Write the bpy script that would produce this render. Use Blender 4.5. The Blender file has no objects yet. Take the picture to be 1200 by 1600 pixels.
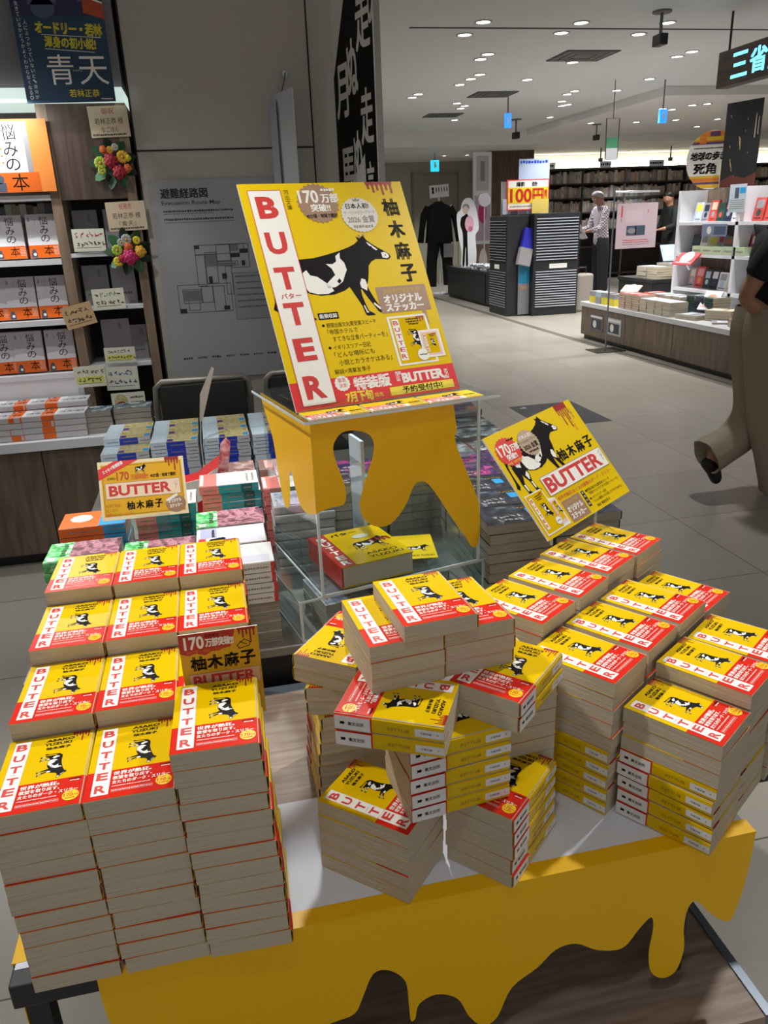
import bpy, bmesh, math, random
from mathutils import Vector, Matrix
random.seed(7)
PI = math.pi
SC = bpy.context.scene
COL = SC.collection
R = math.radians

# ------------------------------------------------------------ colour / materials
def lin(h):
    h = h.lstrip('#')
    o = []
    for i in (0, 2, 4):
        c = int(h[i:i+2], 16) / 255
        o.append(c / 12.92 if c <= 0.04045 else ((c + 0.055) / 1.055) ** 2.4)
    return tuple(o) + (1.0,)

MATS = {}
def mat(name, col='808080', rough=0.55, metal=0.0, spec=0.5, bump=0.0, bscale=200.0, emit=None, estr=1.0, coat=0.0, vary=0.0, vscale=6.0):
    if name in MATS: return MATS[name]
    m = bpy.data.materials.new(name); m.use_nodes = True
    nt = m.node_tree; b = nt.nodes['Principled BSDF']
    b.inputs['Base Color'].default_value = lin(col)
    b.inputs['Roughness'].default_value = rough
    b.inputs['Metallic'].default_value = metal
    b.inputs['Specular IOR Level'].default_value = spec
    b.inputs['Coat Weight'].default_value = coat
    if emit:
        b.inputs['Emission Color'].default_value = lin(emit); b.inputs['Emission Strength'].default_value = estr
    if bump or vary:
        tc = nt.nodes.new('ShaderNodeTexCoord')
        n = nt.nodes.new('ShaderNodeTexNoise'); n.inputs['Scale'].default_value = bscale if bump else vscale
        nt.links.new(tc.outputs['Object'], n.inputs['Vector'])
        if bump:
            bp = nt.nodes.new('ShaderNodeBump'); bp.inputs['Strength'].default_value = bump; bp.inputs['Distance'].default_value = 0.002
            nt.links.new(n.outputs['Fac'], bp.inputs['Height']); nt.links.new(bp.outputs['Normal'], b.inputs['Normal'])
        if vary:
            n2 = nt.nodes.new('ShaderNodeTexNoise'); n2.inputs['Scale'].default_value = vscale
            nt.links.new(tc.outputs['Object'], n2.inputs['Vector'])
            h = nt.nodes.new('ShaderNodeHueSaturation'); h.inputs['Color'].default_value = lin(col)
            mr = nt.nodes.new('ShaderNodeMapRange'); mr.inputs['To Min'].default_value = 1 - vary; mr.inputs['To Max'].default_value = 1 + vary
            nt.links.new(n2.outputs['Fac'], mr.inputs['Value']); nt.links.new(mr.outputs['Result'], h.inputs['Value'])
            nt.links.new(h.outputs['Color'], b.inputs['Base Color'])
    MATS[name] = m
    return m

def ramp_mat(name, stops, vec_scale=(1, 1, 1), nscale=3.0, detail=3.0, rough=0.5, distort=0.0, wave=False, constant=False, coord='Object', spec=0.5):
    """procedural colour ramp over stretched noise (wood grain, printed pictures, page edges)"""
    if name in MATS: return MATS[name]
    m = bpy.data.materials.new(name); m.use_nodes = True
    nt = m.node_tree; b = nt.nodes['Principled BSDF']; b.inputs['Roughness'].default_value = rough
    b.inputs['Specular IOR Level'].default_value = spec
    tc = nt.nodes.new('ShaderNodeTexCoord'); mp = nt.nodes.new('ShaderNodeMapping'); mp.inputs['Scale'].default_value = vec_scale
    nt.links.new(tc.outputs[coord], mp.inputs['Vector'])
    n = nt.nodes.new('ShaderNodeTexNoise'); n.inputs['Scale'].default_value = nscale; n.inputs['Detail'].default_value = detail
    n.inputs['Distortion'].default_value = distort
    nt.links.new(mp.outputs['Vector'], n.inputs['Vector'])
    r = nt.nodes.new('ShaderNodeValToRGB')
    if constant: r.color_ramp.interpolation = 'CONSTANT'
    el = r.color_ramp.elements
    while len(el) < len(stops): el.new(0.5)
    for e, (p, c) in zip(el, stops): e.position = p; e.color = lin(c)
    nt.links.new(n.outputs['Fac'], r.inputs['Fac']); nt.links.new(r.outputs['Color'], b.inputs['Base Color'])
    MATS[name] = m
    return m

def acrylic(name='clear_acrylic', tint='F4F8F8', gloss=0.06):
    if name in MATS: return MATS[name]
    m = bpy.data.materials.new(name); m.use_nodes = True
    nt = m.node_tree; nt.nodes.remove(nt.nodes['Principled BSDF']); out = nt.nodes['Material Output']
    t = nt.nodes.new('ShaderNodeBsdfTransparent'); t.inputs['Color'].default_value = lin(tint)
    g = nt.nodes.new('ShaderNodeBsdfGlossy'); g.inputs['Roughness'].default_value = 0.03
    f = nt.nodes.new('ShaderNodeLayerWeight'); f.inputs['Blend'].default_value = .5
    pw = nt.nodes.new('ShaderNodeMath'); pw.operation = 'POWER'; pw.inputs[1].default_value = 4.0
    ma = nt.nodes.new('ShaderNodeMath'); ma.operation = 'MULTIPLY_ADD'; ma.inputs[1].default_value = .5; ma.inputs[2].default_value = gloss*.6
    nt.links.new(f.outputs['Facing'], pw.inputs[0]); nt.links.new(pw.outputs['Value'], ma.inputs[0])
    x = nt.nodes.new('ShaderNodeMixShader')
    nt.links.new(ma.outputs['Value'], x.inputs['Fac']); nt.links.new(t.outputs['BSDF'], x.inputs[1]); nt.links.new(g.outputs['BSDF'], x.inputs[2])
    nt.links.new(x.outputs['Shader'], out.inputs['Surface'])
    MATS[name] = m
    return m

# ------------------------------------------------------------ mesh builder
class MB:
    def __init__(s): s.v = []; s.f = []; s.fm = []; s.mats = []; s.smooth = []
    def mi(s, m):
        if m not in s.mats: s.mats.append(m)
        return s.mats.index(m)
    def add(s, vs, fs, m, smooth=False):
        b = len(s.v); s.v += [tuple(v) for v in vs]; k = s.mi(m)
        for f in fs: s.f.append([b + i for i in f]); s.fm.append(k); s.smooth.append(smooth)
    def box(s, x0, y0, z0, x1, y1, z1, m, bev=0.0):
        if bev > 0:
            bm = bmesh.new(); bmesh.ops.create_cube(bm, size=1.0)
            for v in bm.verts: v.co = Vector(((x0+x1)/2 + v.co.x*(x1-x0), (y0+y1)/2 + v.co.y*(y1-y0), (z0+z1)/2 + v.co.z*(z1-z0)))
            bmesh.ops.bevel(bm, geom=bm.edges[:], offset=bev, segments=2, affect='EDGES', profile=0.5)
            bm.verts.index_update()
            s.add([v.co[:] for v in bm.verts], [[v.index for v in f.verts] for f in bm.faces], m); bm.free(); return
        s.add([(x0,y0,z0),(x1,y0,z0),(x1,y1,z0),(x0,y1,z0),(x0,y0,z1),(x1,y0,z1),(x1,y1,z1),(x0,y1,z1)],
              [(3,2,1,0),(4,5,6,7),(0,1,5,4),(1,2,6,5),(2,3,7,6),(3,0,4,7)], m)
    def obox(s, P, U, V, N, w, h, d, m):
        """oriented box: centre P of its front face, width along U, height along V, thickness d behind (-N)"""
        P, U, V, N = Vector(P), Vector(U), Vector(V), Vector(N)
        vs = []
        for k in (0, -d):
            for a, b in ((-1,-1),(1,-1),(1,1),(-1,1)): vs.append(P + U*(a*w/2) + V*(b*h/2) + N*k)
        s.add(vs, [(0,1,2,3),(7,6,5,4),(4,5,1,0),(5,6,2,1),(6,7,3,2),(7,4,0,3)], m)
    def prism(s, pts, P, U, V, N, d, m, side=None):
        """polygon (a,b) in plane P+aU+bV, extruded by d along -N"""
        P, U, V, N = Vector(P), Vector(U), Vector(V), Vector(N); n = len(pts)
        ar = sum(pts[i][0]*pts[(i+1) % n][1] - pts[(i+1) % n][0]*pts[i][1] for i in range(n))
        if ar < 0: pts = pts[::-1]
        f = [P + U*a + V*b for a, b in pts]; bk = [q - N*d for q in f]
        s.add(f + bk, [list(range(n)), list(range(2*n-1, n-1, -1))], m)
        s.add(f + bk, [(i, i+n, (i+1) % n + n, (i+1) % n) for i in range(n)], side or m)
    def tube(s, pts, r, m, n=10, caps=True, smooth=True):
        pts = [Vector(p) for p in pts]; rs = r if isinstance(r, (list, tuple)) else [r]*len(pts)
        vs = []; fs = []; prev = None
        for i, p in enumerate(pts):
            d = (pts[min(i+1, len(pts)-1)] - pts[max(i-1, 0)]).normalized()
            if prev is None:
                a = Vector((0,0,1)) if abs(d.z) < 0.9 else Vector((1,0,0)); x = d.cross(a).normalized()
            else: x = (prev - d*prev.dot(d)).normalized()
            prev = x; y = d.cross(x)
            for k in range(n): t = 2*PI*k/n; vs.append(p + (x*math.cos(t) + y*math.sin(t))*rs[i])
        for i in range(len(pts)-1):
            for k in range(n): fs.append((i*n+k, i*n+(k+1) % n, (i+1)*n+(k+1) % n, (i+1)*n+k))
        s.add(vs, fs, m, smooth)
        if caps:
            s.add(vs[:n], [list(range(n-1, -1, -1))], m); s.add(vs[-n:], [list(range(n))], m)
    def cyl(s, p, r, h, m, n=24, r2=None):
        s.tube([p, (p[0], p[1], p[2]+h)], [r, r if r2 is None else r2], m, n)
    def sphere(s, p, r, m, sc=(1,1,1), n=12, k=8):
        vs = [(p[0], p[1], p[2]-r*sc[2])]; fs = []
        for i in range(1, k):
            a = -PI/2 + PI*i/k
            for j in range(n):
                t = 2*PI*j/n; vs.append((p[0]+r*sc[0]*math.cos(a)*math.cos(t), p[1]+r*sc[1]*math.cos(a)*math.sin(t), p[2]+r*sc[2]*math.sin(a)))
        vs.append((p[0], p[1], p[2]+r*sc[2])); L = len(vs)-1
        for j in range(n): fs.append((0, 1+(j+1) % n, 1+j)); fs.append((L, L-n+j, L-n+(j+1) % n))
        for i in range(k-2):
            for j in range(n): fs.append((1+i*n+j, 1+i*n+(j+1) % n, 1+(i+1)*n+(j+1) % n, 1+(i+1)*n+j))
        s.add(vs, fs, m, True)
    def mesh(s, name):
        me = bpy.data.meshes.new(name); me.from_pydata(s.v, [], s.f)
        for m in s.mats: me.materials.append(m)
        me.polygons.foreach_set('material_index', s.fm); me.polygons.foreach_set('use_smooth', s.smooth)
        me.update()
        return me
    def build(s, name, parent=None, loc=None):
        o = bpy.data.objects.new(name, s.mesh(name)); COL.objects.link(o)
        if parent is not None: o.parent = parent
        if loc is not None: o.location = loc
        return o

def tag(o, label, cat, group=None, kind=None):
    if label: o['label'] = label
    if cat: o['category'] = cat
    if group: o['group'] = group
    if kind: o['kind'] = kind
    return o
def thing(name, label, cat, loc=(0,0,0), rotz=0.0, group=None, rot=None):
    o = bpy.data.objects.new(name, None); COL.objects.link(o); o.empty_display_size = 0.05
    o.location = loc; o.rotation_euler = rot if rot else (0, 0, rotz)
    return tag(o, label, cat, group)
def struct(name, mb, label=None):
    o = mb.build(name); o['kind'] = 'structure'
    if label: o['label'] = label
    return o
def dup(root, loc, rot, label, group=None):
    r = root.copy(); COL.objects.link(r); r.location = loc; r.rotation_euler = rot; r['label'] = label
    if group: r['group'] = group
    for ch in list(root.children):
        c = ch.copy(); COL.objects.link(c); c.parent = r
        for g in list(ch.children):
            d = g.copy(); COL.objects.link(d); d.parent = c
    return r

# ------------------------------------------------------------ text and print
_TC = {}
def glyphs(txt, bold=0.0):
    key = (txt, bold)
    if key in _TC: return _TC[key]
    c = bpy.data.curves.new('lettering', 'FONT'); c.body = txt; c.resolution_u = 3; c.offset = bold
    o = bpy.data.objects.new('lettering', c); COL.objects.link(o)
    dg = bpy.context.evaluated_depsgraph_get(); dg.update()
    me = bpy.data.meshes.new_from_object(o.evaluated_get(dg))
    vs = [(v.co.x, v.co.y) for v in me.vertices]; fs = [list(p.vertices) for p in me.polygons]
    COL.objects.unlink(o); bpy.data.objects.remove(o); bpy.data.curves.remove(c); bpy.data.meshes.remove(me)
    if not vs: vs = [(0, 0), (1, 0), (1, 1)]; fs = []
    x0 = min(v[0] for v in vs); x1 = max(v[0] for v in vs); y0 = min(v[1] for v in vs); y1 = max(v[1] for v in vs)
    r = ([((x-x0)/max(x1-x0, 1e-6), (y-y0)/max(y1-y0, 1e-6)) for x, y in vs], fs, (x1-x0)/max(y1-y0, 1e-6))
    _TC[key] = r
    return r

class Print:
    """flat printed artwork in page units: u to the right, v down"""
    def __init__(s): s.items = []
    def poly(s, pts, m, L=1):
        n = len(pts)
        ar = sum(pts[i][0]*pts[(i+1) % n][1] - pts[(i+1) % n][0]*pts[i][1] for i in range(n))
        s.items.append((list(pts) if ar < 0 else list(pts)[::-1], [list(range(n))], m, L)); return s
    def rect(s, u0, v0, u1, v1, m, L=1): return s.poly([(u0,v0),(u0,v1),(u1,v1),(u1,v0)], m, L)
    def frame(s, u0, v0, u1, v1, w, m, L=1):
        s.rect(u0,v0,u1,v0+w,m,L); s.rect(u0,v1-w,u1,v1,m,L); s.rect(u0,v0+w,u0+w,v1-w,m,L); return s.rect(u1-w,v0+w,u1,v1-w,m,L)
    def circle(s, u, v, r, m, L=1, n=28, ry=None): return s.poly([(u+r*math.cos(2*PI*k/n), v+(ry or r)*math.sin(2*PI*k/n)) for k in range(n)], m, L)
    def burst(s, u, v, r, m, L=1, n=26, ry=None, d=0.9):
        return s.poly([(u+(r if k % 2 else r*d)*math.cos(PI*k/n), v+((ry or r) if k % 2 else (ry or r)*d)*math.sin(PI*k/n)) for k in range(2*n)], m, L)
    def text(s, t, u, v, w, h, m, L=2, bold=0.0, shear=0.0, rot=0.0):
        cjk = any(ord(c) > 0x2e80 for c in t)
        if cjk and bold > 0:      # heavier weight: overprint the same glyphs a hair apart
            k = bold*1.9*h
            for i, (du, dv) in enumerate(((-k, -k*.6), (k, -k*.6), (-k, k*.6), (k, k*.6))): s.text(t, u+du, v+dv, w, h, m, L+.14*i, 0.0, shear, rot)
            return s
        vs, fs, asp = glyphs(t, bold)
        if w is None: w = h*asp
        ca, sa = math.cos(rot), math.sin(rot); pts = []
        for x, y in vs:
            a = x*w - (1-y)*h*0 + shear*y*h; b = (1-y)*h
            a -= w/2; b -= h/2
            pts.append((u+w/2 + a*ca - b*sa, v+h/2 + a*sa + b*ca))
        s.items.append((pts, fs, m, L)); return s
    def vtext(s, t, u, v, size, m, L=2, bold=0.0, step=None):
        for i, ch in enumerate(t):
            if ch == ' ': continue
            _, _, a = glyphs(ch, 0.0)
            w, h = (size, size/a) if a > 1 else (size*max(a, .12), size)
            if ch == 'ー': w, h = size*0.13, size*0.9
            s.text(ch, u+(size-w)/2, v+i*(step or size*1.08)+(size-h)/2, w, h, m, L, bold)
        return s
    def dashes(s, u0, v0, u1, h, m, L=2, seed=0):
        rn = random.Random(seed); u = u0
        while u < u1:
            w = h*rn.uniform(.45, 1.0); a = rn.uniform(0, .25)*h
            s.rect(u, v0+a, min(u+w, u1), v0+h*rn.uniform(.8, 1), m, L); u += w + h*rn.uniform(.15, .3)
        return s
    def scrawl(s, u0, v0, u1, h, m, L=2, seed=0, w=None):
        """illegible handwriting: short brush strokes"""
        rn = random.Random(seed); u = u0; w = w or h*0.13
        while u < u1:
            for k in range(3):
                a = rn.choice((0.1, 1.4, 0.8, -0.6, 0.05)); l = h*rn.uniform(.35, .7)
                cu, cv = u+h*rn.uniform(.1,.6), v0+h*rn.uniform(.2,.8)
                du, dv = math.cos(a)*l/2, math.sin(a)*l/2; nu, nv = -math.sin(a)*w/2, math.cos(a)*w/2
                L += .03
                s.poly([(cu-du-nu,cv-dv-nv),(cu+du-nu,cv+dv-nv),(cu+du+nu,cv+dv+nv),(cu-du+nu,cv-dv+nv)], m, L)
            u += h*.8
        return s
    def drips(s, u0, u1, v0, top, lens, m, L=2):
        s.rect(u0, v0, u1, v0+top, m, L-.2); n = len(lens); p = (u1-u0)/n
        for i, l in enumerate(lens):
            c = u0+p*(i+.5); r = p*.24
            s.poly([(c-p*.45, v0+top-.01),(c-r, v0+top+p*.5),(c+r, v0+top+p*.5),(c+p*.45, v0+top-.01)], m, L)
            s.rect(c-r, v0+top, c+r, v0+l, m, L+.15); s.circle(c, v0+l, r*1.15, m, L+.3, 10)
        return s
    def cow(s, f, K, W, L=2):
        """black and white cow facing +x; f maps cow units (0..100, 0..66, y up) to the page"""
        s.poly([f(*p) for p in COW_BODY], K, L)
        for i, g in enumerate(COW_BLACK): s.poly([f(*p) for p in g], K, L+.15+.12*i)
        for g in COW_WHITE: s.poly([f(*p) for p in g], W, L+1)
        for g in COW_DARK: s.poly([f(*p) for p in g], K, L+2)
        return s
    def put(s, mb, P, U, V, N, eps=0.00014):
        """U, V: vectors per page unit (V points down the page)"""
        P, U, V, N = Vector(P), Vector(U), Vector(V), Vector(N)
        for pts, fs, m, L in s.items:
            mb.add([P + U*a + V*b + N*(L*eps) for a, b in pts], fs, m)

COW_BODY = [(12,30),(9,38),(9,45),(12,49),(20,50.5),(30,50),(40,50.5),(50,52.5),(60,55),(68,57.5),(74,60),(78,63),(77,66.5),(80,65),(83,67.5),(85,63),(88,60),(92,56.5),(97,53),(100.5,50),(101,47.5),(98.5,45.5),(93,46.2),(88,46.5),(84,44.5),(81,41),(79.5,35),(77.5,29),(75,24),(73,22),(66,22),(62,25),(57,22),(48,19.5),(38,19.5),(31,21.5),(26,24),(22,24)]
COW_BLACK = [[(75.5,25),(76.5,20),(79,12),(80.5,8.5),(84,4.5),(87,2.5),(86.5,1.2),(80.5,1.6),(79,3),(76.8,8),(73.8,14),(71,21),(70,26)],
             [(70,26),(69.5,17),(70.5,9),(71.5,4),(75,1.6),(76,0),(69.5,0),(68.4,1.4),(67.6,8),(64.8,16),(61.5,25)],
             [(27,26),(27.5,19),(25.5,13.5),(26.5,7),(27,3.5),(30,1.6),(30,.4),(23.5,.4),(23,3.5),(22.4,9),(21.5,13.5),(18,20),(15,29)],
             [(18,28),(17,19),(14.2,13.5),(15,7),(15.4,4),(18,2),(18,.8),(12,.8),(11.6,4),(10.8,9),(10,13.5),(10.5,20),(10,32)],
             [(10,47),(6,43),(4.3,34),(4,24),(3.2,17),(1,11.5),(4,9),(6.4,12.5),(6,17),(5.8,25),(6.6,33),(9,40)]]
COW_WHITE = [[(61,54),(60,49),(62.5,45),(63,39),(60.5,35),(57.5,29.5),(51,25.5),(45,25),(44,28),(48,31.5),(53,35.5),(51.5,41),(48,45),(53,44.5),(56.5,46.5),(57,51)],
             [(44,20.5),(36,20.8),(30,23),(28,27),(27,33),(29,39),(32,41),(34,36.5),(39,35),(43,31),(47,27),(49,22.5)],
             [(22,28),(17,30),(14,36),(15,42),(18,44),(20.5,38),(24,34)],
             [(94,51.7),(97,52.2),(99.7,49.8),(99.6,47.6),(97.8,46.6),(94.2,47.4)],
             [(84,61.5),(86,60.5),(92,54.5),(90.5,53.8),(86,58)],
             [(72.5,31),(75.3,30),(75.8,25),(74.5,20.5),(70.5,23.5),(70.4,27)],
             [(77.4,10.5),(80,7.6),(83,4.6),(80.6,4.2),(76.8,9)],[(69.3,9),(70.4,4),(71.6,2.6),(69.6,2.4),(68.5,8.4)],
             [(23.2,12),(25.2,12),(26,5),(24,4.5)],[(11.6,12),(13.8,12),(14.6,5),(12.6,4.5)],[(25.6,23.5),(26.4,19.2),(24,14.6),(22.8,15),(21.2,20)]]
COW_DARK = [[(85.6,57.4),(87.4,57.8),(88,56.4),(86.2,55.8)],[(96.4,49.6),(97.4,49.9),(97.6,49),(96.6,48.7)],[(53,30),(55.5,32.5),(56.5,30),(54.5,28)]]
# ------------------------------------------------------------ shared materials
YEL = mat('yellow_cover_print', 'E2BA00', 0.2, spec=0.25)
RED = mat('red_band_print', 'D4281A', 0.2, spec=0.3)
WHI = mat('white_print', 'F4F2EA', 0.35)
LRED = mat('red_lettering', 'D23A36', 0.4)
BLK = mat('black_print', '120D0B', 0.55, spec=.12)
DRD = mat('dark_red_drip', '9E1F18', 0.35)
CIR = mat('yellow_seal', 'F7C80A', 0.35)
GRYP = mat('grey_small_print', '8A8478', 0.5)
PAGES = ramp_mat('page_edges', [(0.3, 'A89A84'), (0.55, 'CBBFA8'), (0.75, 'DDD3BF')], (3, 3, 900), 4.0, 2.0, 0.8)
SPW = mat('white_spine_paper', 'E6E4E4', 0.35)
PINKW = mat('pale_pink_print', 'F3C9C0', 0.4)
SHEET = mat('yellow_sheet_card', 'FFC600', 0.42, spec=0.4)
ACR = acrylic()
ACE = mat('acrylic_edge', 'DCE8EC', 0.12, spec=0.8)
METAL = mat('dark_grey_metal', '3C3B3C', 0.45, 0.5)
STEEL = mat('grey_metal_edge', '7E8894', 0.35, 0.7)
BROWN = mat('brown_print', 'A17E63', 0.5)
GOLD = mat('gold_print', 'C9A24A', 0.5)

BW, BH, BT = 0.105, 0.148, 0.0242

def cshape(mb, w, t, y0, y1, off, th, m, sp=0.0022, clear=0.0):
    """jacket: C-shaped sheet round the spine (+x side), from y0 to y1"""
    xl = -w/2 + clear; xr = w/2
    o = [(xl, t+off), (xr-.0025, t+off), (xr+sp*.7, t-.0022), (xr+sp, t-.006), (xr+sp, .006), (xr+sp*.7, .0022), (xr-.0025, -off), (xl, -off)]
    o = [(x + (off if i in (2,3,4,5) else 0), z) for i, (x, z) in enumerate(o)]
    i_ = [(xl, t+off-th), (xr-.003, t+off-th), (xr+sp*.7-th, t-.0026), (xr+sp-th, t-.006), (xr+sp-th, .006), (xr+sp*.7-th, .0026), (xr-.003, -off+th), (xl, -off+th)]
    n = len(o)
    vs = [(x, y0, z) for x, z in o] + [(x, y1, z) for x, z in o] + [(x, y0, z) for x, z in i_] + [(x, y1, z) for x, z in i_]
    fs = []
    for k in range(n-1):
        fs.append((k, k+1, n+k+1, n+k)[::-1]); fs.append((2*n+k, 2*n+k+1, 3*n+k+1, 3*n+k))
        fs.append((k, k+1, 2*n+k+1, 2*n+k)); fs.append((n+k, n+k+1, 3*n+k+1, 3*n+k)[::-1])
    fs += [(0, n, 3*n, 2*n), (n-1, 2*n-1, 4*n-1, 3*n-1)[::-1]]
    mb.add(vs, fs, m)

def book_pages(w, h, t, m):
    mb = MB(); mb.box(-w/2+.0004, -h/2+.0003, .0004, w/2-.0002, h/2-.0003, t-.0004, m); return mb.mesh('pages')

def top_frame(w, h, t, off=0.0):
    return dict(P=(-w/2, h/2, t+off), U=(.001, 0, 0), V=(0, -.001, 0), N=(0, 0, 1))
def spine_frame(w, h, t, off=0.0, sp=0.0022):
    # page units mm: u along the spine from head to tail, v across from top cover (v=0) down
    return dict(P=(w/2+sp+off, h/2, t), U=(0, -.001, 0), V=(0, 0, -.001), N=(1, 0, 0))

# ---- the yellow paperback: jacket artwork, wide red paper band
def yellow_book_meshes():
    c = MB(); cshape(c, BW, BT, -BH/2+.0008, BH/2-.0002, 0.0, .0003, YEL)
    p = Print()
    p.rect(8, 5.5, 28, 97, WHI, 1); p.frame(8, 5.5, 28, 140, .25, LRED, 2)
    for ch, v in zip('BUTT', (11, 33, 55.5, 78)):
        p.text(ch, 11.2, v, 13.6, 13.4, LRED, 3, .03)
    p.text('バター', 12.5, 71.7, 11, 2.8, GRYP, 3)
    p.text('ASAKO', 47, 9, 35, 5.4, BLK, 2, .035); p.text('YUZUKI', 45.5, 17.2, 34, 5.4, BLK, 2, .035); p.text('柚木麻子', 49, 25.8, 30, 5.6, BLK, 2, .02)
    p.drips(79, 101, 0, 3.2, (6.5, 10, 8, 20, 9, 13), DRD, 1)
    s = .52; p.cow(lambda x, y: (44.5+y*s*1.05, 39+x*s), BLK, WHI, 1)
    p.put(c, **top_frame(BW, BH, BT))
    q = Print(); q.rect(0, 6.5, 38, 18, SPW, 1); q.text('柚木麻子', 16, 10.5, 15, 3.6, BLK, 2); q.circle(8, 12.2, 1.2, GOLD, 2)
    q.text('BUTTER', 46, 10.2, 30, 4.6, mat('ochre_spine_lettering', '9C7A08', .4), 2)
    q.put(c, **spine_frame(BW, BH, BT))
    b = MB(); cshape(b, BW, BT, -BH/2+.0010, -BH/2+.0525, .0003, .00025, RED)
    p = Print()
    p.rect(8, 96, 28, 140, WHI, 1)
    for ch, v in zip('ER', (98.5, 122)): p.text(ch, 11.2, v, 13.6, 14.2, LRED, 3, .03)
    p.text('世界が熱狂。', 31, 99.5, 45, 7.2, WHI, 2, .02); p.text('欲望を取り戻す、', 31, 108.2, 46, 6.6, WHI, 2, .015)
    p.text('女たちのダーク・スリラー', 31, 116.4, 68, 6.4, WHI, 2, .015)
    p.dashes(31, 126, 76, 2.0, PINKW, 2, 3); p.frame(31, 132.5, 79, 137.5, .3, PINKW, 2); p.dashes(32, 133.8, 78, 2.2, PINKW, 2, 4)
    p.circle(92, 130, 9.6, CIR, 2); p.text('170', 84.4, 126.8, 10.5, 5.6, RED, 3, .01); p.text('万部', 95.4, 128.6, 5.6, 3.2, RED, 3); p.dashes(86.5, 134, 97.5, 1.8, RED, 3, 5); p.text('累計', 89.5, 122.8, 5, 2.4, RED, 3)
    p.dashes(86, 98.2, 101, 2.4, BLK, 2, 6); p.dashes(88, 101.8, 99, 2.0, WHI, 2, 7)
    p.put(b, **top_frame(BW, BH, BT, .0004))
    q = Print(); q.rect(97.5, 1.8, 146.5, 22.4, SPW, 1); q.text('河出文庫', 106, 9.6, 22, 5.6, BLK, 2, .01)
    q.poly([(132, 12), (134, 9.6), (137, 10.4), (139.5, 9.4), (138.6, 12.2), (139.5, 15), (137, 14), (134, 14.6)], BLK, 2)
    q.put(b, **spine_frame(BW, BH, BT, .0005))
    return c.mesh('jacket'), b.mesh('paper_band'), book_pages(BW, BH, BT, PAGES)
YJ, YB, YP = yellow_book_meshes()
def child(name, me, parent):
    o = bpy.data.objects.new(name, me); COL.objects.link(o); o.parent = parent; return o
YG = 'yellow paperbacks stacked on the display table'
def yellow_book(x, y, z, deg, label, flip=False):
    r = thing('paperback_book', label, 'book', (x, y, z), R(deg), YG)
    child('pages', YP, r); child('cover', YJ, r); child('paper_band', YB, r)
    return r
ORD = ['', 'topmost', 'second', 'third', 'fourth', 'fifth', 'sixth', 'seventh', 'eighth', 'ninth', 'tenth', 'eleventh', 'twelfth', 'thirteenth', 'fourteenth']
def olabel(what, k, where):
    return '%s, topmost in %s' % (what, where) if k == 1 else '%s, %s from top in %s' % (what, ORD[k], where)

TZ = 0.44
REST = MB()      # lower books that other stacks hide
def rest_book(w, h, t, x, y, z, deg, jm, pm, spine):
    m = MB(); m.box(-w/2+.0004, -h/2+.0003, .0004, w/2-.0002, h/2-.0003, t-.0004, pm); cshape(m, w, t, -h/2, h/2, 0.0, .0003, jm)
    q = Print()
    for a, b, mm in spine or (): q.rect(a, .8, b, t*1000-.8, mm, 1)
    q.put(m, **spine_frame(w, h, t, .0003))
    M4 = Matrix.Translation((x, y, z)) @ Matrix.Rotation(R(deg), 4, 'Z'); vs = [(M4 @ Vector(v))[:] for v in m.v]
    b = len(REST.v); REST.v += vs
    for f, k, sm in zip(m.f, m.fm, m.smooth): REST.f.append([b+i for i in f]); REST.fm.append(REST.mi(m.mats[k])); REST.smooth.append(sm)
def ystack(x, y, n, deg, where, step=BT, lean=(0.0, 0.0), jit=0.0018, z0=TZ, spins=None, first=1, yaws=None, vis=99):
    rn = random.Random(int((x*37+y*91)*1000))
    for k in range(n):                       # k = 0 at the bottom
        f = (n-1-k)
        d = deg if yaws is None else yaws[k]
        jx = 0 if f == 0 else rn.uniform(-jit, jit); jy = 0 if f == 0 else rn.uniform(-jit, jit)
        if spins and k in spins: d += spins[k]
        d += 0 if f == 0 else rn.uniform(-.9, .9); px, py = x + lean[0]*f + jx, y + lean[1]*f + jy
        if f >= vis: rest_book(BW, BH, BT, px, py, z0 + k*step, d, YEL, PAGES, [(0, 6.5, YEL), (6.5, 38, SPW), (95.5, 148, RED), (97.5, 146.5, SPW)])
        else: yellow_book(px, py, z0 + k*step, d, olabel('yellow paperback', n-k-1+first, where))

# ---- left block: 4 rows by 3 columns
rows = [('back', 1.324, 14), ('second', 1.173, 13), ('third', 1.0225, 12), ('front', .8715, 11)]
xs = [-.2685, -.1600, -.0525]
cn = ['left', 'middle', 'right']
for ri, (rname, y, n) in enumerate(rows):
    for ci, x in enumerate(xs):
        nn, yy, dg = n, y, (-.2, .2, .4)[ci]
        if ri == 3 and ci == 2: nn, yy, dg = 13, .8665, -1.6
        if ri == 3 and ci == 0: dg = .9
        if ri == 2 and ci == 2: yy = 1.030
        lean = (.0010, -.0008) if ri == 3 else (0, 0)
        ystack(x, yy, nn, dg, '%s-row %s stack of left block' % (rname, cn[ci]), lean=lean, vis=99 if ri == 3 else (6 if (ri, ci) == (2, 2) else 4 if ci == 2 else 2))

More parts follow.
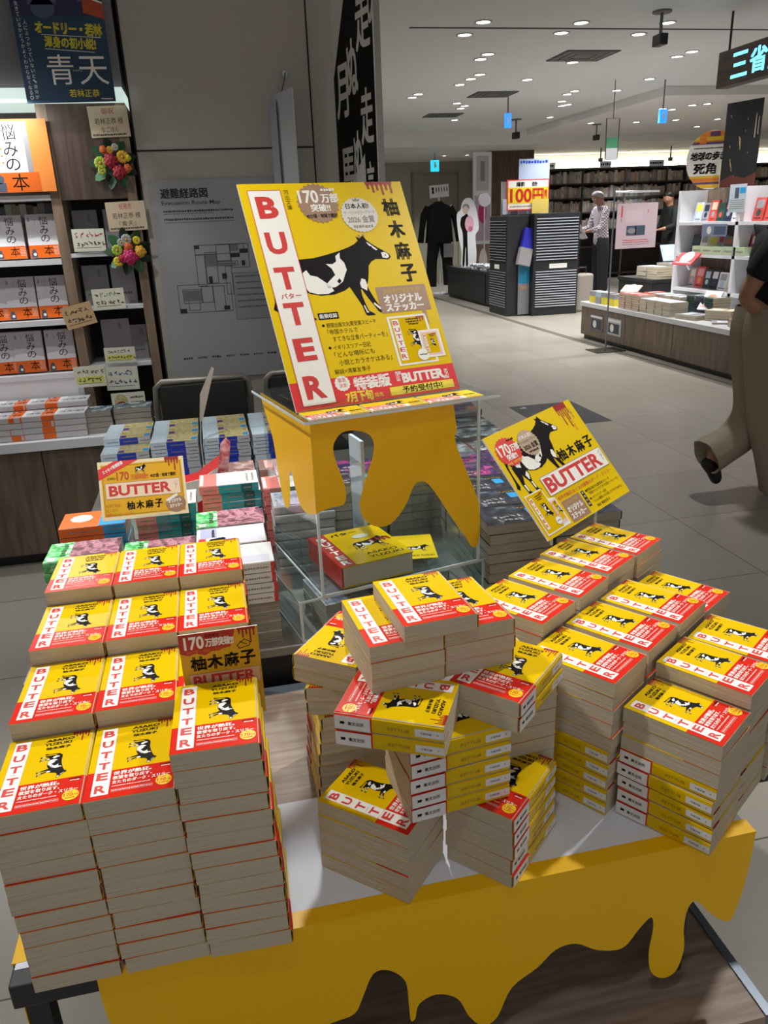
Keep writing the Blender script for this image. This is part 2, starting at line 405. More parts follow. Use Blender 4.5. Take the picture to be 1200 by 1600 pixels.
# ---- right block, turned 35 degrees: rows run away to the right
rb = [('back row, far-right', .752, 1.340, 11, 34.8), ('back row, third', .660, 1.279, 11, 35), ('back row, second', .566, 1.205, 11, 36), ('back row, near-left', .469, 1.136, 11, 35.2),
      ('middle row, far-right', .800, 1.178, 9, 33), ('middle row, third', .706, 1.114, 10, 35), ('middle row, second', .611, 1.050, 10, 35.2), ('middle row, near-left', .516, .981, 10, 35),
      ('front row, far-right', .803, .990, 9, 36), ('front row, middle', .712, .932, 9, 34), ('front row, nearest', .622, .867, 8, 34.5)]
SPF = {'middle row, near-left': 5, 'front row, nearest': 5}
for nm, x, y, n, dg in rb:
    sp = {k: 180 for k in range(SPF[nm])} if nm in SPF else None       # lower books turned so their spines face the front
    if nm == 'front row, middle': sp = {0: 180, 1: 180, 2: 180, 4: 180}
    if nm == 'middle row, far-right': sp = {1: 180, 3: 180, 5: 180}
    ystack(x, y, n, dg, '%s stack of right block' % nm, spins=sp, vis={'back row, far-right': 5, 'back row, third': 3, 'back row, second': 3, 'back row, near-left': 4, 'middle row, far-right': 5, 'middle row, third': 3, 'middle row, second': 3}.get(nm, 99))

# ---- the spiralling tower in the middle
ystack(.159, .891, 5, 47.6, 'front left base stack of spiral tower')
ystack(.339, .883, 5, -46.8, 'front right base stack of spiral tower')
ystack(.255, .884, 5, -84, 'spine-out stack in spiral tower centre', z0=TZ+5*BT, jit=.001)
ystack(.381, .992, 10, 5, 'back right base stack of spiral tower', jit=.001, vis=6)
ystack(.148, 1.052, 12, 142.5, 'back left base stack of spiral tower', yaws=[181, 180, 182, 181, 180, 181, 180, 181, 165, 163, 142.5, 142.5], lean=(-.0012, .0036), jit=.001)
ystack(.187, .874, 2, 241.5, 'pair of books with lettering sideways, tower front', z0=TZ+10*BT, jit=.0005)
ystack(.353, .906, 2, -46, 'pair under right top of tower', z0=TZ+10*BT, jit=.0005)
ystack(.199, .966, 3, 5.2, 'left top stack of spiral tower', z0=TZ+12*BT)
ystack(.3055, .980, 3, 5.3, 'right top stack of spiral tower', z0=TZ+12*BT)
yellow_book(.247, .965, TZ+15*BT, 4.9, 'yellow paperback crowning the spiral tower, single topmost book')

# ------------------------------------------------------------ display table
WOODG = ramp_mat('grey_pink_wood_grain', [(.25, '8E7C70'), (.5, 'A8988C'), (.75, 'BCAEA2')], (2, 26, 2), 3.0, 6.0, .5, .4)
WOODG2 = ramp_mat('shelf_wood_grain', [(.25, '7F6A5A'), (.5, '9C8778'), (.75, 'B39F90')], (2, 22, 2), 3.0, 6.0, .5, .4)
t = thing('display_table', 'low metal framed display table under the yellow paperbacks', 'table', (.188, 1.105, 0))
X0, X1, Y0, Y1 = -.348-.188, .714-.188, .805-1.105, 1.405-1.105
f = MB()
f.box(X0, Y0, .40, X1, Y0+.03, TZ-.001, METAL, .002); f.box(X0, Y1-.03, .40, X1, Y1, TZ-.001, STEEL, .002)
f.box(X0, Y0+.03, .40, X0+.03, Y1-.03, TZ-.001, METAL, .002); f.box(X1-.03, Y0+.03, .40, X1, Y1-.03, TZ-.001, METAL, .002)
f.build('frame', t)
b = MB(); b.box(X0+.03, Y0+.03, .415, X1-.03, Y1-.03, TZ-.0012, WOODG); b.build('table_top', t)
for sx in (X0, X1-.095):
    for sy in (Y0+.035, Y1-.03):
        l = MB(); l.box(sx, sy, 0 if sx < -.5 else .128, sx+.03, sy+.03, .40, METAL, .002); l.build('leg', t)
# lower tier standing between the legs
t = thing('low_plinth', 'low wood topped plinth with grey metal edges under the display table', 'plinth', (.235, 1.05, 0))
a = MB(); a.box(-.500, -.315, .105, .497, .32, .128, WOODG2); a.build('plinth_top', t)
a = MB(); a.box(-.512, -.315, .095, -.5, .32, .131, STEEL); a.build('metal_edge', t)
a = MB(); a.box(.497, -.315, .095, .512, .32, .131, STEEL); a.build('metal_edge', t)
a = MB(); a.box(-.47, -.28, 0, .47, .30, .105, mat('plinth_base', '2A2522', .7)); a.build('base', t)
# narrow side table carrying the right-hand ends of the right block
t = thing('side_table', 'narrow side table behind right end of the display table', 'table', (.83, 1.16, 0))
a = MB(); a.box(-.105, -.235, .41, .105, .245, TZ-.0012, METAL, .002); a.build('table_top', t)
l = MB(); l.cyl((-.02, .1, .012), .02, .398, METAL); l.build('leg', t)
l = MB(); l.cyl((-.02, .1, 0), .11, .012, METAL, 32); l.build('foot', t)

# white paper on the table
a = MB(); a.box(-.345, .83, TZ-.0008, .715, 1.05, TZ-.0001, mat('white_paper_sheet', 'EAF0FF', .6))
tag(a.build('paper_sheet'), 'white paper sheet spread over front of the display table', 'paper')

def spline(pts, n=5, closed=False):
    o = []; N = len(pts)
    for i in range(N if closed else N-1):
        p0 = pts[(i-1) % N] if closed or i > 0 else pts[i]; p1 = pts[i]; p2 = pts[(i+1) % N]; p3 = pts[(i+2) % N] if closed or i+2 < N else p2
        for k in range(n):
            t = k/n; o.append(tuple(.5*((2*p1[j]) + (-p0[j]+p2[j])*t + (2*p0[j]-5*p1[j]+4*p2[j]-p3[j])*t*t + (-p0[j]+3*p1[j]-3*p2[j]+p3[j])*t**3) for j in (0, 1)))
    if not closed: o.append(pts[-1])
    return o
# yellow melting-butter skirt hung on the table front
edge = [(-.242,.436),(-.240,.36),(-.222,.22),(-.19,.15),(-.15,.12),(-.10,.115),(-.06,.15),(-.02,.20),(.019,.235),(.06,.247),(.089,.254),(.103,.284),(.12,.324),(.143,.324),(.166,.296),(.170,.25),(.172,.213),(.179,.215),(.186,.243),(.213,.254),(.245,.235),(.263,.192),(.285,.165),(.308,.175),(.331,.231),(.372,.261),(.400,.289),(.433,.292),(.470,.268),(.512,.260),(.538,.293),(.556,.311),(.562,.288),(.559,.235),(.567,.192),(.59,.172),(.612,.183),(.621,.227),(.616,.272),(.619,.312),(.632,.324),(.655,.297),(.679,.273),(.700,.268),(.712,.32),(.7185,.39),(.7195,.436)]
sk = MB()
sk.prism([(x, z) for x, z in spline(edge, 4)], (0, .8035, 0), (1,0,0), (0,0,1), (0,-1,0), .0009, SHEET)
sk.box(-.242, .8026, .4352, .7195, .83, TZ+.0003, SHEET)
skirt = sk.build('dripping_skirt'); tag(skirt, 'yellow melting butter skirt hanging from front edge of display table', 'table skirt')
# the side flap at the left end
sk = MB(); e2 = [(.84,.438),(.84,.30),(.85,.17),(.87,.14),(.89,.19),(.905,.30),(.925,.34),(.95,.29),(.97,.22),(.99,.24),(1.0,.33),(1.03,.36),(1.05,.438)]
sk.prism(spline(e2, 4), (-.3495, 0, 0), (0,1,0), (0,0,1), (-1,0,0), .0009, SHEET)
sk.box(-.3504, .84, .437, -.332, 1.05, TZ+.0003, SHEET)
tag(sk.build('dripping_flap'), 'yellow dripping flap hanging from left end of display table', 'table skirt')

# ------------------------------------------------------------ POP boards (printed in page units)
def board(name, label, P, U, V, N, w, h, pr, pw, ph, face, back, th=.003, cat='sign', border=None, group=None):
    r = thing(name, label, cat, P, group=group)
    mb = MB(); mb.obox((0,0,0), U, V, N, w, h, th, back)
    Uv, Vv, Nv = Vector(U), Vector(V), Vector(N)
    base = Print(); base.rect(0, 0, pw, ph, face, .4); base.put(mb, -Uv*(w/2) + Vv*(h/2), Uv*(w/pw), -Vv*(h/ph), Nv)
    mb.build('panel', r)
    ar = MB(); pr.put(ar, -Uv*(w/2) + Vv*(h/2), Uv*(w/pw), -Vv*(h/ph), Nv); ar.build('printed_artwork', r)
    return r
WB = mat('board_white', 'EDEBE6', .5)
PY = mat('poster_yellow', 'EAC608', .32, spec=.3)
PO = mat('orange_yellow_card', 'E6AE12', .45)
PR_ = mat('poster_red', 'E23A3C', .35)
ORL = mat('orange_lettering', 'D8701A', .5)
YLT = mat('yellow_lettering', 'F2DC3C', .5)
STG = mat('silver_grey_seal', 'DCD8CE', .5)

def sticker(p, u, v, w, h, L, bg=WHI):
    """small picture of the book inside a white die-cut outline"""
    p.rect(u, v, u+w, v+h, bg, L); p.rect(u+w*.06, v+h*.04, u+w*.94, v+h*.96, YEL, L+1)
    p.rect(u+w*.1, v+h*.07, u+w*.27, v+h*.9, WHI, L+2)
    for i, ch in enumerate('BUTTER'): p.text(ch, u+w*.12, v+h*(.1+.135*i), w*.13, h*.085, LRED, L+3, .02)
    p.dashes(u+w*.45, v+h*.07, u+w*.78, h*.035, BLK, L+2, 1); p.dashes(u+w*.45, v+h*.12, u+w*.78, h*.035, BLK, L+2, 2); p.dashes(u+w*.5, v+h*.17, u+w*.75, h*.035, BLK, L+2, 3)
    s = h*.0042; p.cow(lambda x, y: (u+w*.42+y*s, v+h*.28+x*s), BLK, WHI, L+2)
    p.drips(u+w*.72, u+w*.92, v+h*.04, h*.02, (h*.06, h*.1, h*.08), DRD, L+2)

# big poster: 100 x 133 units
p = Print()
p.rect(0, 117, 100, 133, PR_, 1)
s = .73; p.cow(lambda x, y: (1.5+x*.775, 83-y*.73), BLK, WHI, 2)
p.rect(4.4, 4, 23.6, 130.8, WHI, 6); p.frame(4.4, 4, 23.6, 130.8, .35, LRED, 7)
for ch, v in zip('BUTTER', (8, 29.5, 50.5, 71.5, 92.3, 114)): p.text(ch, 7.8, v, 11.6, 13.2, LRED, 8, .04)
p.text('バター', 8.2, 66, 11.4, 3, LRED, 8, .01); p.vtext('河出文庫', 25.2, 4, 2.9, BLK, 2)
p.burst(44, 12.8, 12.6, BROWN, 6, 26, 12.6); p.text('170', 33, 4.6, 12, 8.2, WHI, 7, .03); p.text('万部', 46.4, 7, 10.4, 5.6, WHI, 7, .02); p.text('突破!!', 39, 13.4, 11.6, 4.6, WHI, 7, .02); p.text('40か国・地域で翻訳', 35, 19.4, 18.8, 2.6, BLK, 7, .01); p.dashes(47.5, 3.6, 56, 2, WHI, 7, 9)
p.burst(67.6, 21, 11.6, STG, 7, 30, 11.2, .94); p.text('日本人初!', 60.2, 13.6, 14.4, 3.4, BLK, 8, .012); p.text('ザ・ベストセラーアワード', 58, 18.4, 19.4, 2.2, GRYP, 8); p.text('2026 金賞', 59.4, 21.6, 16.6, 4.4, GRYP, 8, .012); p.dashes(62, 27.4, 74, 2, GRYP, 8, 4)
p.poly([(65.6,12.4),(65.2,10.4),(66.6,11.4),(67.6,9.8),(68.6,11.4),(70,10.4),(69.6,12.4)], GRYP, 8)
for k, (a, b2) in enumerate(((63.4, 34.2), (66.2, 33.8))): p.circle(a, b2, .8, BROWN, 3, 6)
for ch, v in zip('柚木麻子', (11.4, 25.6, 39.6, 53.6)): p.text(ch, 84, v, 9.2, 10.6, BLK, 2, .025)
p.drips(76.4, 93.8, 0, 1.6, (4, 6.4, 5, 8, 5, 7), DRD, 2)
p.rect(64.6, 66.6, 96.4, 82.6, BROWN, 4); p.text('文庫期間限定特典!', 68.4, 68, 24.6, 3.2, GOLD, 5, .01); p.text('オリジナル', 68, 71.8, 24, 5, WHI, 5, .03); p.text('ステッカー', 68, 77.2, 24, 4.8, WHI, 5, .03); p.poly([(90, 82.6), (92.6, 82.6), (92.4, 92)], BROWN, 4)
p.rect(26, 79, 38, 83, BLK, 2); p.text('新規収録', 26.8, 79.7, 10.4, 2.6, WHI, 3, .012)
p.circle(27.6, 86.4, .8, BLK, 2); p.text('野間出版文化賞受賞スピーチ', 29.4, 85.2, 30, 2.8, BLK, 2); p.text('「帝国ホテルで', 29, 89, 18, 3, BLK, 2); p.text('すてきな立食パーティーを」', 31, 93.2, 33, 3.2, BLK, 2)
p.circle(28, 99.6, .8, BLK, 2); p.text('イギリスツアー日記', 30, 98.2, 22.4, 3, BLK, 2); p.text('「どんな場所にも', 29.6, 102.4, 24, 3.2, BLK, 2); p.text('小説とカラオケはある」', 31, 107, 32, 3.4, BLK, 2); p.text('解説=鴻巣友季子', 27, 112.2, 21.6, 3, BLK, 2)
sticker(p, 66.2, 85, 25.4, 30, 4); p.rect(83.2, 95.2, 97, 112, WHI, 8); p.rect(84.4, 96.4, 95.6, 110.8, PINKW, 9); sticker(p, 85, 97, 10, 13, 10, PINKW); p.circle(83, 109.8, 3.6, WHI, 11); p.dashes(80.6, 109.4, 85.4, .8, BLK, 12, 4)
p.burst(29.6, 120.6, 4.6, WHI, 2, 14); p.text('緊急', 27.4, 117.4, 4.6, 2.4, PR_, 3); p.text('決定', 27.4, 120.6, 4.6, 2.4, PR_, 3)
p.text('特装版『BUTTER』', 36.4, 118.2, 58.4, 7.2, WHI, 2, .03); p.text('7月下旬', 29.8, 125.8, 15.6, 6, YLT, 2, .025); p.text('発売', 46.4, 128.4, 5.4, 2.6, YLT, 2)
p.rect(56.4, 126.6, 97, 131.4, YLT, 2); p.text('予約受付中!', 64, 127, 25.4, 4, BLK, 3, .012)
yw = R(14.6); tl = R(30)
U = (math.cos(yw), math.sin(yw), 0); Bk = Vector((-math.sin(yw), math.cos(yw), 0)); V = Vector((0,0,1))*math.cos(tl) + Bk*math.sin(tl); Nn = Vector(U).cross(V)
C0 = Vector((.3165, 1.5275, .9905)) + V*.2425
poster = board('poster_board', 'large yellow poster with cow and red vertical title on acrylic riser', C0, U, V, Nn, .371, .485, p, 100, 133, PY, WB, .004, 'poster')
# acrylic easel behind the poster
ez = thing('acrylic_easel', 'clear acrylic easel propping up the large yellow poster', 'easel', Vector((.3165, 1.5275, .988)) + Bk*.05)
m = MB(); m.obox(Vector((0,0,0)) - Bk*.05 + V*.16 - Nn*.006, U, V, Nn, .36, .30, .003, ACR); m.build('back_plate', ez)
m = MB(); m.obox(Vector((0,0,.0005)) + Bk*.07, U, Bk, (0,0,1), .30, .16, .003, ACR); m.build('foot_plate', ez)
m = MB(); m.obox(Vector((0,0,.001)) - Bk*.058 + Vector((0,0,.008)), U, (0,0,1), -Bk, .36, .016, .003, ACR); m.build('front_lip', ez)

# right-hand board, tilted: 100 x 82
p = Print()
p.cow(lambda x, y: (3+(x-3)*.70, 50-y*.72), BLK, WHI, 2)
p.burst(14.4, 16, 12.2, mat('seal_red', 'DE3226', .4), 7, 24, 11.2); p.text('170', 5, 9.6, 12, 8.2, WHI, 8, .03); p.text('万部', 17.6, 11.8, 8.4, 5.2, WHI, 8, .02); p.text('突破!!', 9.6, 17.6, 10.4, 4.4, WHI, 8, .02); p.text('40か国・地域で翻訳', 6.8, 23, 15, 2.2, YLT, 8); p.dashes(18, 7.6, 25, 1.7, BLK, 8, 9)
p.burst(36.6, 16.4, 10.2, mat('taupe_seal', 'B49C80', .5), 9, 26, 10.2, .93); p.text('日本人初!', 29.8, 9.4, 13, 3, WHI, 10, .012); p.text('ザ・ベストセラーアワード', 28, 13.6, 17, 2.1, BLK, 10); p.text('2026 金賞', 29, 16.8, 15, 4.2, BLK, 10, .015); p.dashes(31.6, 22, 42, 1.8, BLK, 10, 3)
p.drips(80, 93, 0, 4.4, (8, 17, 10, 20, 14, 9), DRD, 2); p.vtext('世界が熱狂', 88.4, 9, 2.6, ORL, 3, 0, 3.2); p.vtext('文庫化', 92.6, 6, 2.4, BROWN, 3, 0, 3)
for i, ch in enumerate('柚木麻子'): p.text(ch, 55+i*10.8, 30.4, 8.8, 8.8, BLK, 3, .02)
p.rect(25.2, 42, 98, 57.2, WHI, 8); p.frame(25.2, 42, 98, 57.2, .4, BROWN, 9); p.text('BUTTER', 27, 44, 65, 11.4, LRED, 9, .035); p.vtext('バター', 93.4, 44, 2.8, BLK, 9)
p.text('世界が熱狂!女と女の衝撃のダーク・スリラー', 30, 59.6, 66, 2.9, ORL, 3, .012)
p.poly([(2.4,48.6),(20.6,48.6),(21.4,57),(27.6,58.6),(28,79.4),(2,79.4)], WHI, 9); sticker(p, 3, 49.4, 17.4, 29, 10, YEL); p.rect(20.2, 59.4, 26.8, 76.6, PINKW, 14); sticker(p, 20.6, 60, 5.8, 15, 15, PINKW); p.circle(18.4, 73.6, 2.8, WHI, 19); p.dashes(16.6, 73.2, 20.4, .7, BLK, 20, 1)
p.rect(30.6, 63.8, 51.4, 80.6, BROWN, 3); p.text('期間限定特典', 33, 65.2, 14.6, 2.6, GOLD, 4); p.text('オリジナル', 32.4, 69, 16.6, 4.2, WHI, 4, .03); p.text('ステッカー', 32.4, 74.4, 16.6, 4.2, WHI, 4, .03)
p.rect(53.4, 64.2, 56.6, 76.6, BLK, 3); p.vtext('新規収録', 54, 64.6, 2, WHI, 4, 0, 3)
p.text('●野間出版文化賞受賞スピーチ', 58.4, 64.6, 30, 2.2, BLK, 3); p.text('「帝国ホテルですてきな立食パーティーを」', 60, 67.4, 37, 2.2, BLK, 3); p.text('●イギリスツアー日記', 58.4, 71, 20, 2.2, BLK, 3); p.text('「どんな場所にも小説とカラオケはある」', 60, 73.8, 36, 2.2, BLK, 3); p.text('解説 鴻巣友季子', 61, 77.6, 16, 2.2, BLK, 3)
U = Vector((.8675, .4830, .1120)).normalized(); V = Vector((-.3880, .5220, .7592)); V = (V - U*V.dot(U)).normalized(); Nn = U.cross(V)
sc = 1.52; C1 = Vector((0, 0, 1.33)) + (Vector((.431, .929, 1.0135)) - Vector((0, 0, 1.33)))*sc
rs = board('poster_board', 'tilted square yellow board with cow and seals beside acrylic riser', C1, U, V, Nn, .182*sc, .1555*sc, p, 100, 82, PY, WB, .004, 'poster')
h = thing('acrylic_holder', 'clear acrylic holder under the tilted yellow board', 'sign holder', tuple(C1))
w, hh = .182*sc, .1555*sc
m = MB(); m.obox(-Nn*.006 - V*.03, U, V, Nn, w*.7, hh*.8, .003, ACR); m.build('back_plate', h)
m = MB(); m.obox(-V*(hh/2+.004) + Nn*.012, U, Nn, V, w*.8, .036, .003, ACR); m.build('lip', h)
for sx in (-.28, .28):
    m = MB(); q = U*(sx*w) - V*(hh*.3) - Nn*.009
    m.tube([tuple(q), (q.x+.02, q.y+.04, .69-C1.z)], .003, ACE, 6); m.build('strut', h)

# left-hand card on the back table: 100 x 70
p = Print()
p.rect(3, 4, 97, 66, PO, 1); p.frame(4.4, 5.6, 95.6, 64.6, .5, mat('card_line', '8C5A10', .5), 2)
p.poly([(-.0, 9.4), (19.4, 0), (47, 0), (0, 22)], PR_, 3); p.text('エッセイ新規収録', 4, 5.4, 26, 4.2, WHI, 4, .02, 0, -.44)
p.cow(lambda x, y: (41.8+x*.145, 17.2-y*.17), BLK, WHI, 3)
p.text('世界累計', 9.6, 19.4, 10, 3, BLK, 3); p.text('170', 20.4, 13.4, 14.4, 10.4, mat('deep_orange_lettering', 'C4501C', .5), 3, .03); p.text('万部突破!!', 36.6, 17.4, 20.4, 6.2, ORL, 3, .02); p.text('40か国・地域で翻訳', 59.4, 18.6, 30, 4.4, BLK, 3, .01)
p.drips(77.6, 94, 0, 3.4, (6, 10, 7, 16, 8), DRD, 3)
p.rect(6.6, 26, 93.3, 45, mat('pale_cream_panel', 'F2DCC0', .5), 3); p.frame(6.6, 26, 93.3, 45, .4, BROWN, 4); p.text('BUTTER', 10.4, 29.4, 72, 12.6, LRED, 4, .035); p.vtext('バター', 86.6, 29, 3.2, BROWN, 4)
for i, ch in enumerate('柚木麻子'): p.text(ch, 29.4+i*10.8, 49.6, 8.6, 9.6, BLK, 3, .02)
p.text('世界が熱狂!', 5.4, 50.8, 17, 4.2, ORL, 3); p.text('女と女の', 5.4, 56.2, 13, 4, ORL, 3); p.text('衝撃のダーク・スリラー', 5.4, 61.4, 31, 4, ORL, 3)
p.circle(86, 56.8, 11.8, BROWN, 3, 32, 10.4); p.text('オリジナル', 77.4, 51, 15, 4.2, WHI, 4, .03, 0, -.12); p.text('ステッカー', 78.4, 57, 15, 4.2, WHI, 4, .03, 0, -.12); p.poly([(74.4, 51.4), (88, 44.6), (89.4, 47.6), (75.8, 54)], WHI, 4)
U = Vector((.9972, .0684, -.0311)); V = Vector((-.0036, .4574, .8892)); V = (V - U*V.dot(U)).normalized(); Nn = U.cross(V)
lc = board('sign_card', 'orange yellow card with red title on the back table, left side', (-.191, 1.7018, .8014), U, V, Nn, .182, .13, p, 100, 70, mat('cream_card', 'F0DFB8', .5), WB, .002, 'sign')
h = thing('acrylic_holder', 'small clear holder propping the orange yellow card', 'sign holder', (-.191, 1.7018, .8014))
m = MB(); q = -V*.065 - Nn*.004; m.obox(-Nn*.004 - V*.02, U, V, Nn, .12, .088, .002, ACR); m.box(-.05, q.y-.004, q.z-.048, .05, q.y, q.z+.006, ACR); m.build('back_plate', h)

# card standing in the gap of the left block: 100 x 150
p = Print()
p.poly([(0, 0), (71, 0), (69, 10), (65, 16), (64, 25), (55, 26), (48, 29), (40, 28), (31, 33), (20, 29), (10, 31), (0, 27)], mat('deep_red_splash', 'B3261A', .45), 2)
p.text('170', 6, 4, 25, 19, WHI, 3, .03); p.text('万部突破!!', 33, 9, 35, 12, WHI, 3, .02); p.text('世界累計', 33, 3, 18, 5, BLK, 3); p.text('40か国・地域で翻訳', 8, 24, 46, 5, ORL, 3)
p.drips(74, 97, 0, 3, (8, 14, 10, 22, 12), DRD, 2)
for a, b2, c2, d2 in ((72, 25, 82, 17), (82, 17, 89, 22), (74, 30, 88, 27), (88, 27, 89, 21), (72, 25, 75, 30), (76, 20, 84, 25)):
    n2 = math.hypot(c2-a, d2-b2); ex, ey = -(d2-b2)/n2*.5, (c2-a)/n2*.5; p.poly([(a-ex, b2-ey), (c2-ex, d2-ey), (c2+ex, d2+ey), (a+ex, b2+ey)], BLK, 2)
for i, ch in enumerate('柚木麻子'): p.text(ch, 12+i*21, 34, 18, 20, BLK, 2, .025)
p.rect(7, 59, 98, 82, mat('faded_pink_panel', 'E8B48C', .5), 2); p.frame(7, 59, 98, 82, .6, BROWN, 3); p.text('BUTTER', 12, 62, 80, 16, LRED, 3, .035); p.text('バター', 42, 84, 16, 4, BLK, 3)
sc_ = board('sign_card', 'deep yellow card with red splash standing in gap of left block', (-.0405, .9515, .757), (1, 0, .0), (0, 0, 1), (0, -1, 0), .105, .137, p, 100, 131, mat('deep_yellow_card', 'D9A312', .5), WB, .0015, 'sign')
# ------------------------------------------------------------ acrylic riser with dripping yellow sheet
RY = R(12.5)
def acrylic_box(name, label, loc, W, D, H, top, base=True, ov=(0, 0, 0, 0)):
    r = thing(name, label, 'display riser', loc, RY); e = .005
    m = MB(); m.box(0, 0, 0, W, e, H, ACR); m.build('front_panel', r)
    m = MB(); m.box(0, e, 0, e, D, H, ACR); m.build('side_panel', r)
    m = MB(); m.box(W-e, e, 0, W, D, H, ACR); m.build('side_panel', r)
    m = MB(); m.box(-ov[0], -ov[1], H, W+ov[2], D+ov[3], H+e, ACR); m.build('top_plate', r)
    if base: m = MB(); m.box(e, e, 0, W-e, D, e*.8, ACR); m.build('base_plate', r)
    for nm, b in (('edge', (-.0004, -.0006, 0, .0046, .0046, H)), ('edge', (W-.0046, -.0006, 0, W+.0004, .0046, H)), ('edge', (0, -.0007, 0, W, .0018, .004)), ('edge', (-ov[0], -ov[1]-.0007, H, W+ov[2], -ov[1]+.001, H+e)), ('edge', (-ov[0]-.0006, -ov[1], H, -ov[0]+.001, D, H+e)), ('edge', (-.0007, 0, 0, .0018, D, .004))):
        m = MB(); m.box(*b, ACE); m.build(nm, r)
    return r
riser = acrylic_box('acrylic_riser', 'tall clear acrylic riser dressed with yellow drips, large poster on top', (.157, 1.44, .6092), .375, .33, .372, True, True, (.02, .028, .03, .0))
acrylic_box('acrylic_riser', 'low clear acrylic riser under the tall one, on the back table', (.108, 1.432, .515), .44, .30, .089, True, False)
t = thing('dripping_sheet', 'yellow melting butter sheet wrapped round the tall acrylic riser', 'display sheet', (.157, 1.44, .605), RY)
fr = [(.0,.375),(.31,.375),(.318,.313),(.313,.301),(.320,.273),(.344,.215),(.365,.164),(.374,.131),(.3745,.071),(.368,.043),(.354,.043),(.338,.071),(.302,.125),(.270,.178),(.246,.210),(.227,.216),(.214,.207),(.197,.173),(.173,.145),(.149,.133),(.121,.139),(.099,.161),(.092,.189),(.098,.214),(.113,.255),(.126,.287),(.129,.316),(.117,.335),(.091,.345),(.065,.345),(.049,.332),(.043,.313),(.049,.283),(.061,.243),(.064,.213),(.056,.197),(.029,.196),(.003,.190)]
m = MB(); m.prism([fr[0], fr[1]] + spline(fr[1:], 4)[1:] + [(0, .188)], (0, -.0012, 0), (1,0,0), (0,0,1), (0,-1,0), .0006, SHEET)
m.build('front_sheet', t)
sd = [(-.0015,.375),(.326,.375),(.312,.345),(.259,.282),(.237,.197),(.221,.154),(.204,.138),(.18,.148),(.165,.180),(.157,.228),(.141,.236),(.118,.198),(.092,.174),(.051,.172),(.02,.182),(-.0015,.188)]
m = MB(); m.prism([sd[0], sd[1]] + spline(sd[1:], 4)[1:], (-.0012, 0, 0), (0,1,0), (0,0,1), (-1,0,0), .0006, SHEET); m.build('side_sheet', t)
# leaflets along the front lip
for i in range(3):
    a = Vector((.157, 1.44, .9868)) + Matrix.Rotation(RY, 3, 'Z') @ Vector((.052 + i*.127, .006, 0))
    r = thing('leaflet_pad', ('leftmost', 'middle', 'rightmost')[i] + ' of three small yellow leaflet pads under the large poster', 'leaflet', tuple(a), RY, 'leaflets under the poster')
    m = MB(); m.box(-.0605, -.034, 0, .0605, .032, .0035, mat('leaflet_paper', 'E8DFC0', .6)); m.build('paper_block', r)
    q = Print(); q.rect(0, 0, 121, 66, PY, .4); q.rect(0, 30, 62, 46, PR_, 1); q.text('170万部突破!!', 8, 33, 46, 9, WHI, 2, .02); q.rect(0, 46, 84, 66, WHI, 1); q.text('BUTTER', 6, 49, 70, 13, LRED, 2, .03)
    q.cow(lambda x, y: (44+x*.44, 46-y*.5), BLK, WHI, 3); q.text('柚木麻子', 90, 34, 26, 9, BLK, 2, .02); q.dashes(88, 48, 118, 6, BROWN, 2, i); q.dashes(2, 62, 118, 2.4, BLK, 3, i+5)
    m = MB(); q.put(m, (-.0605, .032, .0035), (.001, 0, 0), (0, -.001, 0), (0, 0, 1), .0001); m.build('printed_artwork', r)
# big foreign edition standing display copy inside the riser
t = thing('hardcover_book', 'thick yellow hardcover with red spine strip lying inside the riser', 'book', (.262, 1.568, .6145), R(14))
m = MB(); m.box(-.082, -.0945, .003, .08, .0945, .045, mat('white_page_block', 'CFC8BC', .8)); m.build('pages', t)
m = MB(); m.box(-.084, -.095, .045, .081, .095, .048, YEL); m.box(-.084, -.095, 0, .081, .095, .003, YEL); m.box(-.0865, -.095, 0, -.084, .095, .048, RED)
q = Print(); q.rect(0, 0, 34, 225, mat('deep_red_print', 'B5241C', .4), 1); 
for i, ch in enumerate('BUTTER'): q.text(ch, 8, 22+i*33, 20, 26, WHI, 2, .03, 0, 0)
q.text('バター', 44, 14, 62, 18, BLK, 1, .03); q.cow(lambda x, y: (64+x*.9, 150-y*1.1), BLK, WHI, 1); q.circle(104, 60, 20, STG, 6, 24, 14); q.text('ASAKO', 74, 168, 74, 15, BLK, 1, .02); q.text('YUZUKI', 74, 190, 80, 15, BLK, 1, .02)
for i in range(4): q.poly([(112+i*12, 96), (118+i*12, 92), (124+i*12, 112), (119+i*12, 118)], DRD, 7)
q.put(m, (-.084, .095, .048), (.001, 0, 0), (0, -.000844, 0), (0, 0, 1)); m.build('cover', t)
m = MB(); m.box(-.05, -.07, 0, .05, .07, .0012, PY); q = Print(); q.text('ASAKO YUZUKI', 30, 118, 64, 10, BLK, 1, .02); q.cow(lambda x, y: (30+x*.6, 100-y*.6), BLK, WHI, 1); q.put(m, (-.05, .07, .0012), (.001, 0, 0), (0, -.001, 0), (0, 0, 1))
o = m.build('leaflet', None, (.397, 1.63, .6137)); o.rotation_euler = (0, 0, R(-8)); tag(o, 'yellow leaflet poking out beside thick hardcover in riser', 'leaflet')
t = thing('paper_holder', 'upright white paper sheets in a clear holder inside the riser', 'paper holder', (.290, 1.735, .6137), R(10))
m = MB(); m.box(-.004, -.05, .004, .004, .03, .25, mat('white_paper_sheet')); m.build('paper', t)
m = MB(); m.box(-.007, -.053, 0, -.005, .03, .20, ACR); m.box(-.02, -.053, 0, .03, .03, .003, ACR); m.build('holder', t)

